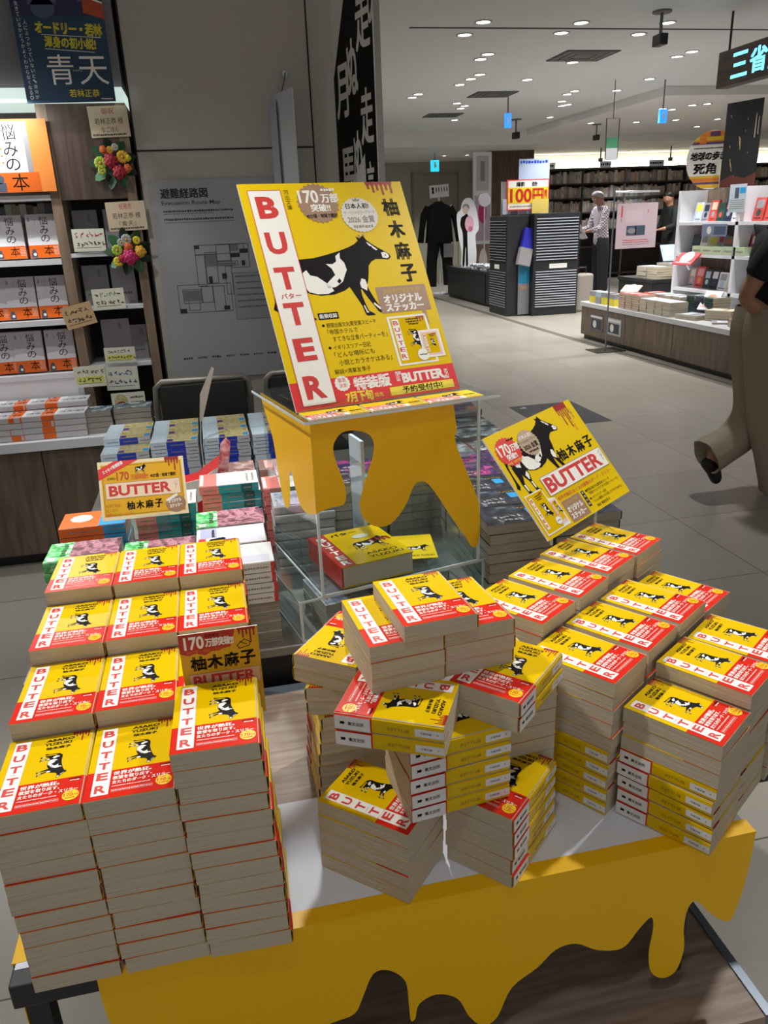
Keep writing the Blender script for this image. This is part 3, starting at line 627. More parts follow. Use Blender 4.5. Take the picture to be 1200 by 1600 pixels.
# ------------------------------------------------------------ back tables
GTOP = mat('grey_table_top', '8D8A86', .5); BLKS = mat('black_table_side', '16120F', .45)
for (y0, y1, lab) in ((1.425, 2.135, 'black sided grey table behind the display table'), (2.145, 2.86, 'black sided grey table furthest back, under blue books')):
    xr = .90
    t = thing('book_table', lab, 'table', (.22, (y0+y1)/2, 0)); w = .66; d = (y1-y0)/2
    m = MB(); m.box(-w, -d, .495, w, d, .5148, GTOP, .002); m.build('table_top', t)
    m = MB(); m.box(-w+.004, -d+.004, .30, w-.004, d-.004, .495, BLKS); m.build('apron', t)
    for sx in (-w+.02, w-.06):
        for sy in (-d+.02, d-.06):
            m = MB(); m.box(sx, sy, 0, sx+.04, sy+.04, .30, BLKS); m.build('leg', t)

# ---- other paperbacks: kinds
WBK = mat('plain_white_cover', 'E9EAEE', .4)
def pic(name, stops, sc=30): return ramp_mat(name, stops, (1, 1, 1), sc, 4.0, .4, .6)
CORAL = mat('coral_cover', 'EE8078', .4); TEAL = mat('teal_spine', '1E9AA0', .4); DTEAL = mat('dark_green_spine', '14605C', .4); LBLU = mat('light_blue_cover', 'CFE3F0', .4)
BLUE = mat('royal_blue_band', '2340C4', .35); CYAN = mat('cyan_tab', '2D9AD8', .4); PURP = mat('purple_tab', '4A3B92', .4)
GRN = pic('green_printed_label', [(.35, '2E9C4A'), (.5, '6AD47E'), (.62, 'C8F0C8')], 60)
ROSE = pic('rose_garden_picture', [(.3, '4A2A36'), (.45, '8E5A68'), (.55, 'C9909C'), (.66, '6A4A52')], 45)
TAN = pic('tan_crowd_picture', [(.3, '9C8E5C'), (.48, 'C9BC7E'), (.6, 'D8C8A0'), (.7, '7FA0A8')], 50)
PURG = pic('lilac_grey_picture', [(.3, '6A6A80'), (.48, 'A8A8BC'), (.6, 'D0D0DC'), (.7, '8A5A64')], 40)
DARKP = pic('dark_navy_picture', [(.35, '14161E'), (.52, '262B38'), (.62, '3E4656'), (.72, '7C8490')], 40)
DARK2 = pic('dark_violet_picture', [(.35, '181428'), (.5, '2C2458'), (.6, '6A2A64'), (.7, 'C04A8A')], 30)
DARK3 = pic('slate_teal_picture', [(.35, '20303A'), (.5, '4A5E66'), (.6, '8A9AA0'), (.7, 'C8D0D0')], 30)
ORNG = mat('orange_cover', 'F06A1C', .4); ORP = pic('orange_galaxy_picture', [(.35, '2A2A5A'), (.5, '5A4A80'), (.58, 'F08A2A'), (.7, 'F8C08A')], 20)
BRNP = pic('brown_pink_picture', [(.35, '7A5A54'), (.5, 'B08C84'), (.65, 'D8C0B8')], 40)
GPAGE = ramp_mat('grey_page_edges', [(.3, '7E7A72'), (.55, 'A8A298'), (.75, 'BEB8AE')], (3, 3, 900), 4.0, 2.0, .8)
KW, KH, KT = .105, .148, .0225
KINDS = {}; KDIM = {}
def kind(name, base, top, spine, pages=GPAGE, w=KW, h=KH, t=KT):
    c = MB(); cshape(c, w, t, -h/2, h/2, 0.0, .0003, base)
    p = Print(); top(p); p.put(c, **top_frame(w, h, t))
    if spine:
        q = Print()
        for a, b, m in spine: q.rect(a, .8, b, t*1000-.8, m, 1); q.dashes(a+4, t*400, a+(b-a)*.8, t*220, GRYP, 2, int(a))
        q.put(c, **spine_frame(w, h, t))
    KDIM[name] = (w, h, t, base, spine)
    KINDS[name] = (book_pages(w, h, t, pages), c.mesh('jacket'))
def k_white(p): p.rect(2, 104, 60, 140, mat('lilac_box', 'B4B8D8', .4), 1); p.rect(64, 8, 98, 90, mat('pale_lilac_panel', 'D8DAEA', .4), 1); p.rect(60, 128, 96, 144, PR_, 1); p.poly([(60, 90), (70, 84), (84, 100), (96, 124), (80, 124), (66, 118)], BLK, 2); p.dashes(10, 108, 56, 8, BLK, 2, 2)
kind('white', WBK, k_white, [(0, 8, PR_), (8, 148, WBK)])
kind('green', WBK, lambda p: (p.rect(0, 100, 105, 148, GRN, 1), p.rect(0, 0, 105, 100, ROSE, 1), p.rect(80, 126, 100, 142, WHI, 2), p.dashes(10, 108, 80, 12, mat('dark_green_lettering', '0E5A28', .5), 2, 3)), [(0, 100, ROSE), (100, 148, GRN)])
kind('coral', WBK, lambda p: (p.rect(0, 104, 105, 148, CORAL, 1), p.rect(8, 138, 96, 146, WHI, 2), p.circle(50, 80, 18, STG, 1), p.dashes(20, 8, 90, 8, GRYP, 1, 2), p.dashes(20, 22, 90, 8, GRYP, 1, 6)), [(0, 16, TEAL), (16, 44, DTEAL), (44, 100, TEAL), (100, 148, CORAL)])
kind('orange', ORNG, lambda p: (p.rect(0, 0, 105, 60, CYAN, 1), p.circle(45, 104, 26, WHI, 1, 8)), [(0, 50, CYAN), (50, 148, ORNG)])
kind('blue', LBLU, lambda p: (p.rect(0, 0, 105, 98, TAN, 1), p.rect(70, 78, 100, 96, PURP, 2), p.rect(64, 2, 98, 20, CYAN, 2), p.frame(6, 102, 98, 142, 1, mat('pale_blue_rule', 'A8C4DC', .4), 1)), [(0, 40, mat('pale_grey_spine', 'C8CCD4', .4)), (40, 98, BLUE), (98, 148, LBLU)])
kind('brown', mat('brown_cover', '9A7A70', .4), lambda p: (p.rect(0, 0, 105, 60, BRNP, 1), p.rect(10, 90, 90, 130, PINKW, 1)), [(0, 60, BRNP), (60, 148, mat('pinkish_spine', 'C89A90', .4))])
kind('lilac', mat('grey_white_cover', 'C8C8CE', .4), lambda p: p.rect(2, 2, 103, 140, PURG, 1), None)
W2, H2 = .152, .108
for nm, pc in (('dark', DARKP), ('violet', DARK2), ('slate', DARK3), ('galaxy', ORP)):
    def tf(p, pc=pc, nm=nm):
        p.rect(0, 0, 152, 108, pc, 1)
        if nm != 'galaxy': p.scrawl(24, 58, 96, 18, STG, 2, len(nm), 1.6); p.scrawl(30, 80, 90, 16, STG, 2, len(nm)+3, 1.6)
        if nm == 'dark': p.rect(112, 30, 136, 64, CYAN, 2); p.scrawl(96, 16, 140, 10, CIR, 2, 4, .8)
        if nm == 'violet': p.circle(104, 80, 16, mat('magenta_seal', 'D83A7C', .4), 2); p.circle(104, 80, 10, DARK2, 3)
    kind(nm, mat('%s_cover' % nm, '23262E', .35), tf, None, GPAGE, W2, H2, .023)
KCOL = dict(white='white paperback with red spine tip', green='rose picture paperback with green label', coral='coral and teal paperback', orange='orange and cyan paperback', blue='pale blue paperback with royal blue band',
            brown='brownish pink paperback', lilac='lilac grey picture paperback', dark='dark navy paperback', violet='dark violet paperback', slate='slate grey paperback', galaxy='orange and indigo paperback')
def kbook(kd, x, y, z, deg, label, group):
    pg, jk = KINDS[kd]; r = thing('paperback_book', label, 'book', (x, y, z), R(deg), group)
    child('pages', pg, r); child('cover', jk, r); return r
def kstack(kd, x, y, n, deg, where, z0=.515, vis=2, flip=0):
    t = .023 if kd in ('dark', 'violet', 'slate', 'galaxy') else KT
    rn = random.Random(int(x*971+y*577))
    for k in range(n):
        if k == flip and flip: pass
        bx, by, bz, bd = x + rn.uniform(-.002, .002), y + rn.uniform(-.002, .002), z0+k*(t+.0003), deg + rn.uniform(-1, 1) + (180 if k < flip else 0)
        if n-k > vis: w, h, _, base, sp = KDIM[kd]; rest_book(w, h, t, bx, by, bz, bd, base, GPAGE, sp)
        else: kbook(kd, bx, by, bz, bd, olabel(KCOL[kd], n-k, where), 'paperbacks stacked on the back tables')
rr_ = lambda k: 1.512 + .1155*k
kstack('white', -.006, rr_(0), 8, -90, 'front stack of white column', vis=9, flip=4)
kstack('white', -.014, rr_(1), 8, -90, 'stack behind front white stack')
kstack('green', -.016, rr_(2), 8, -90, 'stack behind white stacks')
kstack('green', -.006, rr_(3), 6, -90, 'stack between white and coral stacks')
kstack('coral', -.006, rr_(4), 9, -90, 'coral stack beside red wedge', vis=4)
kstack('coral', .152, 1.975, 8, -90, 'coral stack touching riser side', vis=4)
kstack('lilac', .165, 1.832, 8, -90, 'lilac stack touching riser side')
kstack('lilac', .152+.02, 2.18-.09, 8, 0, 'grey stack behind riser, left')
kstack('green', -.165, 1.70, 6, -90, 'green stack under orange card')
kstack('green', -.165, rr_(1)-.03, 8, -90, 'green stack behind left block')
kstack('coral', -.165, 1.93, 8, -90, 'coral stack behind orange card', vis=4)
kstack('green', -.325, rr_(1)+.01, 8, -90, 'leftmost green stack')
kstack('orange', -.325, 1.835, 8, -90, 'orange stack left of orange card', vis=7)
kstack('brown', -.003, 2.225, 7, -90, 'brownish stack behind coral stack')
kstack('brown', .155, 2.225, 7, -90, 'brownish stack behind riser')
for i, (x, cn_) in enumerate(((-.325, 'left'), (-.165, 'middle'), (-.003, 'right'), (.157, 'outer'))):
    for k in range(3): kstack('blue', x + (.006 if i == 0 else 0), 2.552+.105*k, (7, 8, 8, 8)[i] if k == 0 else 8, -90, '%s blue column, %s row' % (cn_, ('front', 'middle', 'back')[k]), vis=3 if k == 0 else 1)
rows_d = [('dark', 8), ('dark', 8), ('dark', 8), ('violet', 8), ('violet', 8), ('slate', 8)]
for i, x in enumerate((.612, .772)):
    for k, (kd, n) in enumerate(rows_d): kstack(kd, x, 1.548+.113*k, n, 0, '%s column, row %s of dark block' % (('left', 'right')[i], ('one', 'two', 'three', 'four', 'five', 'six')[k]), vis=9 if k == 0 else 1)
    for k, (kd, n) in enumerate((('slate', 8), ('slate', 8), ('galaxy', 9), ('galaxy', 9))): kstack(kd, x, 2.26+.125*k, n, 0, '%s column, row %s of furthest block' % (('left', 'right')[i], ('one', 'two', 'three', 'four')[k]), vis=1 if k else 2)
for i, x in enumerate((.31, .47)):
    for k, kd in enumerate(('dark', 'violet')): kstack(kd, x, 1.925+.113*k, 8, 0, '%s stack behind riser' % (('middle', 'right')[i]))
for i, x in enumerate((.19, .36)): kstack('lilac' if i == 0 else 'slate', x+.01, 1.535+i*.04, 3, 12.5, 'short %s stack inside low riser' % ('left', 'right')[i], vis=4)
# red and white wedge card holder and the slanted card clip
t = thing('wedge_holder', 'red and white wedge card holder behind the orange card', 'card holder', (-.085, 2.12, .515), R(8))
m = MB(); m.prism([(-.05, 0), (.05, 0), (.062, .215), (.0, .175), (-.05, .168)], (0, -.04, 0), (1,0,0), (0,0,1), (0,-1,0), .08, mat('bright_red_card', 'C81E22', .4)); m.build('base', t)
m = MB(); m.prism([(-.05, .10), (.03, .13), (.058, .21), (.0, .178), (-.05, .172)], (0, -.0405, 0), (1,0,0), (0,0,1), (0,-1,0), .002, mat('white_print')); m.build('face', t)
m = MB(); m.prism([(.03, .12), (.062, .12), (.088, .27), (.078, .285), (.062, .27)], (0, -.044, 0), (1,0,0), (0,0,1), (0,-1,0), .003, pic('pink_red_picture', [(.35, 'C04A50'), (.5, 'E08A8A'), (.65, 'F0B8B4')], 60)); m.build('card', t)
t = thing('card_clip', 'handwritten card seen edge-on in a clip among blue books', 'card', (-.082, 2.50, .69))
m = MB(); m.tube([(0, -.03, -.17), (0, -.03, 0), (.012, -.03, .12)], .0018, ACE, 6); m.build('clip', t)
m = MB(); m.prism([(.004, .07), (.014, .075), (.068, .235), (.060, .24), (.016, .16)], (0, -.034, 0), (1,0,0), (0,0,1), (0,-1,0), .0012, mat('aged_white_card', 'C8C0B4', .6)); m.build('card', t)

tag(REST.build('paperback_books'), 'lower paperbacks in the middle of the stacks, mostly hidden by other books', 'books', None, 'stuff')
# ------------------------------------------------------------ room shell
def floor_mat():
    m = bpy.data.materials.new('polished_floor_tiles'); m.use_nodes = True; nt = m.node_tree; b = nt.nodes['Principled BSDF']
    tc = nt.nodes.new('ShaderNodeTexCoord'); mp = nt.nodes.new('ShaderNodeMapping'); mp.inputs['Location'].default_value = (-1.971+.6*10, -2.978+.6*10, 0)
    br = nt.nodes.new('ShaderNodeTexBrick'); br.offset = 0; br.inputs['Scale'].default_value = 1.0; br.inputs['Brick Width'].default_value = .6; br.inputs['Row Height'].default_value = .6
    br.inputs['Mortar Size'].default_value = .0022; br.inputs['Mortar Smooth'].default_value = .1
    br.inputs['Color1'].default_value = lin('9A958B'); br.inputs['Color2'].default_value = lin('A39E94'); br.inputs['Mortar'].default_value = lin('59554E')
    nt.links.new(tc.outputs['Object'], mp.inputs['Vector']); nt.links.new(mp.outputs['Vector'], br.inputs['Vector'])
    n = nt.nodes.new('ShaderNodeTexNoise'); n.inputs['Scale'].default_value = 2.5; n.inputs['Detail'].default_value = 5; nt.links.new(tc.outputs['Object'], n.inputs['Vector'])
    mr = nt.nodes.new('ShaderNodeMapRange'); mr.inputs['To Min'].default_value = .9; mr.inputs['To Max'].default_value = 1.08; nt.links.new(n.outputs['Fac'], mr.inputs['Value'])
    h = nt.nodes.new('ShaderNodeHueSaturation'); nt.links.new(br.outputs['Color'], h.inputs['Color']); nt.links.new(mr.outputs['Result'], h.inputs['Value']); nt.links.new(h.outputs['Color'], b.inputs['Base Color'])
    b.inputs['Roughness'].default_value = .28; b.inputs['Specular IOR Level'].default_value = .45
    return m
FX0, FX1, FY0, FY1, CZ = -3.0, 15.0, -2.5, 17.4, 2.7
m = MB(); m.box(FX0, FY0, -.1, FX1, FY1, 0, floor_mat()); struct('floor', m)
CEIL = mat('ceiling_paint', 'DCDEDE', .7, vary=.02, vscale=.6); CEIL2 = mat('ceiling_paint_lower', 'DEDCD8', .7)
m = MB(); m.box(FX0, FY0, CZ, FX1, FY1, CZ+.1, CEIL); struct('ceiling', m)
m = MB(); m.box(FX0, 13.75, 2.46, FX1, FY1, CZ-.001, CEIL2); m.box(5.55, 9.45, 2.60, FX1, 13.75, CZ-.001, CEIL2); struct('ceiling_soffit', m)
m = MB(); m.box(1.70, 6.60, CZ-.004, 4.9, 6.63, CZ, mat('ceiling_groove', '4A4846', .8)); struct('trim_1', m)
WALLP = mat('taupe_wall_panel', 'BAB5AC', .55, vary=.03, vscale=1.0); GROOVE = mat('panel_groove', '2A2622', .8)
m = MB(); m.box(-.235, 3.62, 0, .775, 4.4, CZ, WALLP); struct('wall_back', m)
m = MB(); m.box(FX0, 3.87, 0, -.24, 4.4, CZ, WALLP); struct('wall_left', m)
m = MB(); m.box(-.234, 3.616, 1.634, .497, 3.622, 1.640, GROOVE); m.box(.495, 3.616, 0, .501, 3.622, CZ, GROOVE); m.box(-.235, 3.616, 0, -.228, 3.622, CZ, GROOVE); struct('trim_2', m)
m = MB(); m.box(.765, 3.60, 0, .80, 3.70, CZ, mat('brushed_trim', 'A8A49C', .35, .7)); struct('trim_3', m)
FARW = mat('greige_far_wall', 'A39E8E', .7)
m = MB(); m.box(FX0, 17.3, 0, FX1, 17.4, CZ, FARW); struct('wall_far', m)
m = MB(); m.box(FX1, FY0, 0, FX1+.1, FY1, CZ, mat('right_wall_paint', 'B0ABA0', .7)); struct('wall_right', m)
m = MB(); m.box(FX0-.1, FY0, 0, FX0, 3.9, CZ, WALLP); struct('wall_side', m)
# dark floor groove along the aisle
m = MB(); m.box(3.90, 5.0, .0004, 3.99, 14.5, .0014, mat('floor_groove_strip', '5E574E', .5)); struct('floor_strip', m)
# dark printed floor mat
t = thing('floor_mat', 'dark printed floor sticker on the tiles behind the tilted board', 'floor sticker', (2.34, 5.05, .0005))
m = MB(); m.box(-.27, -.32, 0, .23, .32, .0012, mat('charcoal_mat', '2C2D33', .5)); q = Print(); q.rect(60, 70, 110, 86, STG, 1); q.rect(90, 40, 102, 90, STG, 1); q.dashes(60, 240, 240, 14, GRYP, 1, 3); q.dashes(60, 280, 300, 10, GRYP, 1, 5)
q.put(m, (-.27, .32, .0012), (.001, 0, 0), (0, -.001, 0), (0, 0, 1)); m.build('printed_sheet', t)

# ------------------------------------------------------------ evacuation map
t = thing('evacuation_map', 'grey evacuation route map panel on the taupe wall', 'wall map', (.10, 3.618, 1.11))
m = MB(); m.box(-.297, -.012, -.415, .297, 0, .415, mat('grey_map_panel', 'A8A8AC', .4)); m.build('panel', t)
q = Print(); MB_ = mat('map_ink', '2C2A2C', .6); ML = mat('map_line', '5A585C', .6); MF = mat('map_fill', '77767C', .6); MLT = mat('map_light', '9A9AA0', .6)
q.text('避難経路図', 40, 34, 190, 38, MB_, 1, .02); q.text('Evacuation Route Map', 40, 82, 240, 20, MB_, 1, .01)
q.dashes(42, 118, 330, 9, MB_, 1, 2); q.dashes(42, 150, 330, 9, MB_, 1, 3); q.rect(42, 132, 250, 134, ML, 1); q.rect(42, 166, 330, 168, ML, 1)
rn = random.Random(5)
for a, b2, c2, d2 in ((150,260,360,300),(150,300,190,430),(190,290,240,420),(240,260,300,330),(300,260,380,360),(240,330,330,350),(60,420,290,540),(80,440,160,500),(160,430,210,500),(210,430,260,540),(270,350,300,470),(100,470,150,530)): q.frame(a, b2, c2, d2, 3, ML, 1)
for a, b2, c2, d2 in ((150,262,172,276),(300,300,340,316),(340,282,376,300),(198,390,214,420),(62,520,90,540),(250,516,276,534),(256,380,276,404),(345,330,360,352)): q.rect(a, b2, c2, d2, MB_, 2)
for a, b2, c2, d2 in ((192,300,236,350),(84,446,156,490),(302,262,336,290),(244,336,320,346)): q.rect(a, b2, c2, d2, MF, 2)
q.rect(300, 380, 470, 580, MLT, 3); q.frame(300, 380, 470, 580, 2, ML, 4)
for k in range(6): q.dashes(312, 392+k*26, 440, 8, ML, 4, k)
for k in range(8): q.dashes(50+k*62, 730, 90+k*62, 10, MB_ if k % 2 == 0 else ML, 1, k+20)
m = MB(); q.put(m, (-.297, -.012, .415), (.001, 0, 0), (0, 0, -.001), (0, -1, 0)); m.build('printed_map', t)

# ------------------------------------------------------------ left bookcase and counter
DWOOD = ramp_mat('dark_brown_wood', [(.25, '3A2C24'), (.5, '54433A'), (.75, '64534A')], (14, 14, 1.4), 3.0, 6.0, .45, .5)
MWOOD = ramp_mat('brown_cabinet_wood', [(.25, '4C3F36'), (.5, '665648'), (.75, '776654')], (10, 10, 1.1), 3.0, 6.0, .45, .8)
SWOOD = ramp_mat('stile_wood', [(.25, '6E5A4A'), (.5, '8A7460'), (.75, '9A8672')], (12, 12, 1.2), 3.0, 5.0, .5, .4)
SHW = mat('white_shelf', 'E4E6EC', .35); DKB = mat('dark_shelf_back', '2A211C', .7)
t = thing('bookcase', 'tall brown built-in bookcase with white shelves at the left', 'bookcase', (-1.2, 3.74, 0))
def bxp(nm, x0, y0, z0, x1, y1, z1, mm, bev=0): m = MB(); m.box(x0+1.2, y0-3.74, z0, x1+1.2, y1-3.74, z1, mm, bev); return m.build(nm, t)
bxp('back_panel', -2.4, 3.845, 0, -.24, 3.86, 2.3, DKB)
for x in (-2.4, -1.45): bxp('upright', x, 3.60, 0, x+.03, 3.845, 1.81, DWOOD)
bxp('upright', -.588, 3.60, .545, -.548, 3.845, 1.81, SWOOD); bxp('upright', -.288, 3.60, 0, -.25, 3.845, 1.81, SWOOD)
for z in (1.214, .970, .745): bxp('shelf', -1.42, 3.598, z, -.588, 3.845, z+.022, SHW)
bxp('shelf', -1.42, 3.60, 1.462, -.588, 3.845, 1.482, SHW)
for z in (1.238, 1.02, .775): bxp('shelf', -.548, 3.602, z, -.288, 3.845, z+.016, SHW)
bxp('door_panel', -.548, 3.60, 1.46, -.288, 3.63, 1.81, DWOOD)
bxp('header', -2.4, 3.56, 1.81, -.25, 3.845, 1.86, mat('lit_header', 'D8E4E0', .4, emit='D8F0E8', estr=.7)); bxp('header', -2.4, 3.60, 1.86, -.25, 3.845, 2.3, mat('grey_header', '8A888A', .6))
bxp('kick_board', -1.42, 3.60, .545, -.588, 3.62, .745, SHW)
t = thing('counter_cabinet', 'brown wood cabinet with white counter below the left bookcase', 'cabinet', (-1.2, 3.46, 0))
def cxp(nm, x0, y0, z0, x1, y1, z1, mm, bev=0): m = MB(); m.box(x0+1.2, y0-3.46, z0, x1+1.2, y1-3.46, z1, mm, bev); return m.build(nm, t)
cxp('counter_top', -2.4, 3.30, .505, -.30, 3.60, .5448, SHW, .002); cxp('body', -2.38, 3.335, .05, -.31, 3.60, .505, DKB)
for a, b2 in ((-2.38, -1.36), (-1.355, -.752), (-.748, -.31)): cxp('door', a, 3.315, .055, b2, 3.335, .50, MWOOD)
cxp('plinth', -2.38, 3.36, 0, -.31, 3.59, .05, BLKS)

# face-out hardcovers
OBI = mat('orange_paper_band', 'F06A14', .35); GCV = mat('pale_grey_cover', 'C9C6CC', .4); WCV = mat('white_cover_glow', 'EDEBF2', .4)
HW, HH, HT = .118, .172, .024
def hard_mesh():
    c = MB(); cshape(c, HW, HT, -HH/2, HH/2, 0, .001, GCV, .001)
    p = Print(); p.poly([(0, 96), (40, 90), (118, 108), (118, 126), (0, 126)], WCV, 1)  # pale lower patch: shelf light on the cover, painted in
    for ch, v, hh in zip('悩みの', (8, 46, 82), (34, 32, 28)): p.text(ch, 52, v, 34, hh, BLK, 2)
    p.vtext('高橋', 8, 12, 8, BLK, 2); p.dashes(34, 20, 38, 5, GRYP, 2, 1); p.vtext('しらない', 34, 14, 6, GRYP, 2, 0, 10)
    p.put(c, **top_frame(HW, HH, HT)); cov = c.mesh('jacket')
    b = MB(); cshape(b, HW, HT, -HH/2+.0002, -HH/2+.050, .0004, .0004, OBI, .001)
    p = Print(); p.text('本', 58, 124, 36, 40, BLK, 1); p.circle(18, 146, 9, mat('slate_figure', '4A5064', .5), 1); p.rect(6, 152, 30, 171, mat('slate_figure', '4A5064', .5), 1); p.circle(20, 158, 6, WHI, 2)
    for k in range(4): p.vtext('......', 96+k*5, 128, 3, WHI, 1, 0, 6)
    p.put(b, **top_frame(HW, HH, HT, .0004)); return book_pages(HW, HH, HT, PAGES), cov, b.mesh('paper_band')
HP, HC, HB = hard_mesh()
def hardbook(x, y, z, rx, rz, label, grp):
    r = thing('hardcover_book', label, 'book', (x, y, z), 0, grp, (rx, 0, rz)); child('pages', HP, r); child('cover', HC, r); child('paper_band', HB, r); return r
for si, (z, sname) in enumerate(((1.236, 'top'), (.992, 'middle'), (.767, 'bottom'))):
    for k, (x, rz) in enumerate((((-.892, 4), (-.790, 6), (-.655, 2)), ((-.900, 3), (-.785, 1), (-.660, 1)), ((-.905, 6), (-.795, 1), (-.665, 1)))[si]):
        for d in range(2):
            hardbook(x - d*.004, 3.690 + d*.034 - .012, z + HH/2*math.cos(R(10)) + .003, R(80), R(rz), '%s face-out grey and orange book on %s shelf, %s copy' % (('left', 'middle', 'right')[k], sname, ('front', 'rear')[d]), 'face-out grey and orange books')
for ci, x in enumerate((-1.02, -.895, -.770, -.645)):
    for ri, y in enumerate((3.395, 3.52)):
        for k in range(4 if ri == 0 else 5):
            hardbook(x + random.uniform(-.002, .002), y, .545+k*(HT+.001), 0, R(random.uniform(-1, 1)) + R(-90), 'lying grey and orange book, %s column %s row, layer %s upward' % (('first', 'second', 'third', 'fourth')[ci], ('front', 'back')[ri], ORD[k+1] if k else 'first'), 'lying grey and orange books on counter')
# second pile: slate coloured paperbacks
for ci, x in enumerate((-.535, -.375)):
    for k in range(4):
        kbook('slate', x, 3.41 + .02*ci, .545+k*.0235, random.uniform(-2, 2), olabel('slate grey paperback', 4-k, '%s pile on white counter' % ('left', 'right')[ci]), 'slate paperbacks on white counter')
# shelf-back rows of spines above the face-out books
SPN = [mat('spine_%s' % n, c, .5) for n, c in (('ivory', 'C8C2B4'), ('grey', '8E8A88'), ('olive', '9A9474'), ('stone', 'B4AEA6'), ('dusk', '5A5660'))]
def spine_row(x0, x1, y, z, hmin, hmax, label, n0, d=.10, face=-1, axis='x', grp='books in a shelf row', seed=1, wmin=.012, wmax=.03, pal=SPN):
    rn = random.Random(seed); x = x0; k = 0
    while x < x1 - wmin:
        w = rn.uniform(wmin, wmax); h = rn.uniform(hmin, hmax); k += 1; c = rn.choice(pal)
        m = MB(); w = min(w, x1-x)
        if axis == 'x': m.box(-w/2+.0004, 0, 0, w/2-.0004, d, h, c); q = Print(); q.rect(w*300, h*250, w*700, h*650, rn.choice(pal), 1); q.put(m, (-w/2, 0, h), (.001, 0, 0), (0, 0, -.001), (0, -1, 0), .0004); loc = (x+w/2, y, z)
        else: m.box(0, -w/2+.0004, 0, d, w/2-.0004, h, c); q = Print(); q.rect(w*300, h*250, w*700, h*650, rn.choice(pal), 1); q.put(m, (0, w/2, h), (0, -.001, 0), (0, 0, -.001), (-1, 0, 0), .0004); loc = (y, x+w/2, z)
        o = m.build(n0, None, loc); tag(o, label, 'book', grp); x += w
spine_row(-1.0, -.60, 3.735, 1.236, .205, .222, 'book standing in the row behind top-shelf face-out books', 'standing_book', grp='books behind the top-shelf face-out books', seed=3)
# bay of grey display books
GB = mat('grey_display_cover', '8F8B8E', .5); GB2 = mat('lilac_grey_display_cover', 'A59FA6', .5)
for k, (x, z, w, h, mm, lb) in enumerate(((-.485, 1.254, .10, .17, GB, 'grey book face-out left on narrow bay top shelf'), (-.365, 1.254, .09, .17, GB2, 'lilac grey book face-out right on narrow bay top shelf'), (-.48, 1.036, .105, .165, GB, 'grey photo book face-out on narrow bay middle shelf'), (-.365, 1.036, .10, .165, GB2, 'lilac grey book face-out on narrow bay middle shelf'), (-.43, .791, .12, .18, GB2, 'pale grey book face-out on narrow bay lower shelf'), (-.335, .791, .07, .15, GB, 'grey book standing right on narrow bay lower shelf'))):
    r = thing('display_book', lb, 'book', (x, 3.70, z), 0, 'grey display books in the narrow bay', (R(-6), 0, 0))
    m = MB(); m.box(-w/2, 0, 0, w/2, .018, h, mm); q = Print(); q.vtext('書物', w*600, 18, 14, ML, 1); q.dashes(14, h*700, w*800, 10, ML, 1, k); q.put(m, (-w/2, 0, h), (.001, 0, 0), (0, 0, -.001), (0, -1, 0)); m.build('cover', r)
    m = MB(); m.box(-w/2+.002, .0181, .002, w/2-.002, .024, h-.002, PAGES); m.build('pages', r)
# big orange poster of the same book, standing on the upper shelf
t = thing('shelf_poster', 'orange framed poster showing a grey book on the top left shelf', 'poster', (-.72, 3.58, 1.484))
m = MB(); m.box(-.22, -.003, .010, .165, 0, .272, mat('orange_poster', 'E8853A', .45)); m.build('panel', t)
q = Print(); q.rect(60, 8, 292, 190, mat('pale_poster_grey', 'D6D4DA', .5), 1); q.rect(60, 190, 330, 262, mat('orange_deep_print', 'D8600E', .45), 1); q.rect(292, 8, 312, 190, GB, 1)
for ch, v, hh in zip('悩みの', (18, 80, 140), (56, 52, 42)): q.text(ch, 214, v, 52, hh, BLK, 2)
q.text('本', 224, 194, 62, 62, BLK, 2); q.circle(180, 214, 16, mat('slate_figure', '4A5064', .5), 2); q.rect(160, 226, 200, 260, mat('slate_figure', '4A5064', .5), 2); q.vtext('......', 200, 30, 8, ORL, 2, 0, 24)
m = MB(); q.put(m, (-.22, -.003, .272), (.001, 0, 0), (0, 0, -.001), (0, -1, 0)); m.build('printed_artwork', t)
# hanging blue poster
t = thing('hanging_poster', 'dark blue poster with white title hanging in front of bookcase top', 'poster', (-.435, 3.50, 2.02))
m = MB(); m.prism([(-.160, -.222), (.162, -.218), (.162, .24), (-.160, .24)], (0, 0, 0), (1,0,0), (0,0,1), (0,-1,0), .0015, mat('deep_teal_blue_print', '123A58', .5)); m.build('sheet', t)
m = MB(); m.tube([(-.10, .0, .24), (-.10, .0, .676)], .0012, STEEL, 6); m.build('cord', t)
m = MB(); m.tube([(.10, .0, .24), (.10, .0, .676)], .0012, STEEL, 6); m.build('cord', t)
q = Print(); NAV = mat('navy_print', '1E2250', .5)
q.rect(0, 0, 322, 175, NAV, 1); q.rect(60, 20, 160, 140, mat('slate_blue_uniform', '4A5478', .5), 2); q.circle(110, 150, 42, mat('slate_blue_uniform', '4A5478', .5), 2, 20, 34); q.poly([(250, 110), (322, 135), (322, 185), (250, 165)], mat('burnt_orange_print', 'B4481C', .5), 3); q.rect(236, 40, 250, 130, mat('slate_blue_uniform', '4A5478', .5), 2); q.poly([(248, 104), (322, 130), (322, 136), (248, 112)], WHI, 4)
q.text('オードリー・若林', 74, 196, 232, 40, mat('lemon_print', 'D8CC2C', .5), 3, .03, 0, .05); q.text('渾身の初小説!', 98, 244, 180, 36, mat('lemon_print', 'D8CC2C', .5), 3, .02, 0, .05); q.poly([(90, 234), (300, 244), (300, 246), (90, 236)], WHI, 3); q.poly([(96, 280), (270, 292), (270, 294), (96, 282)], WHI, 3)
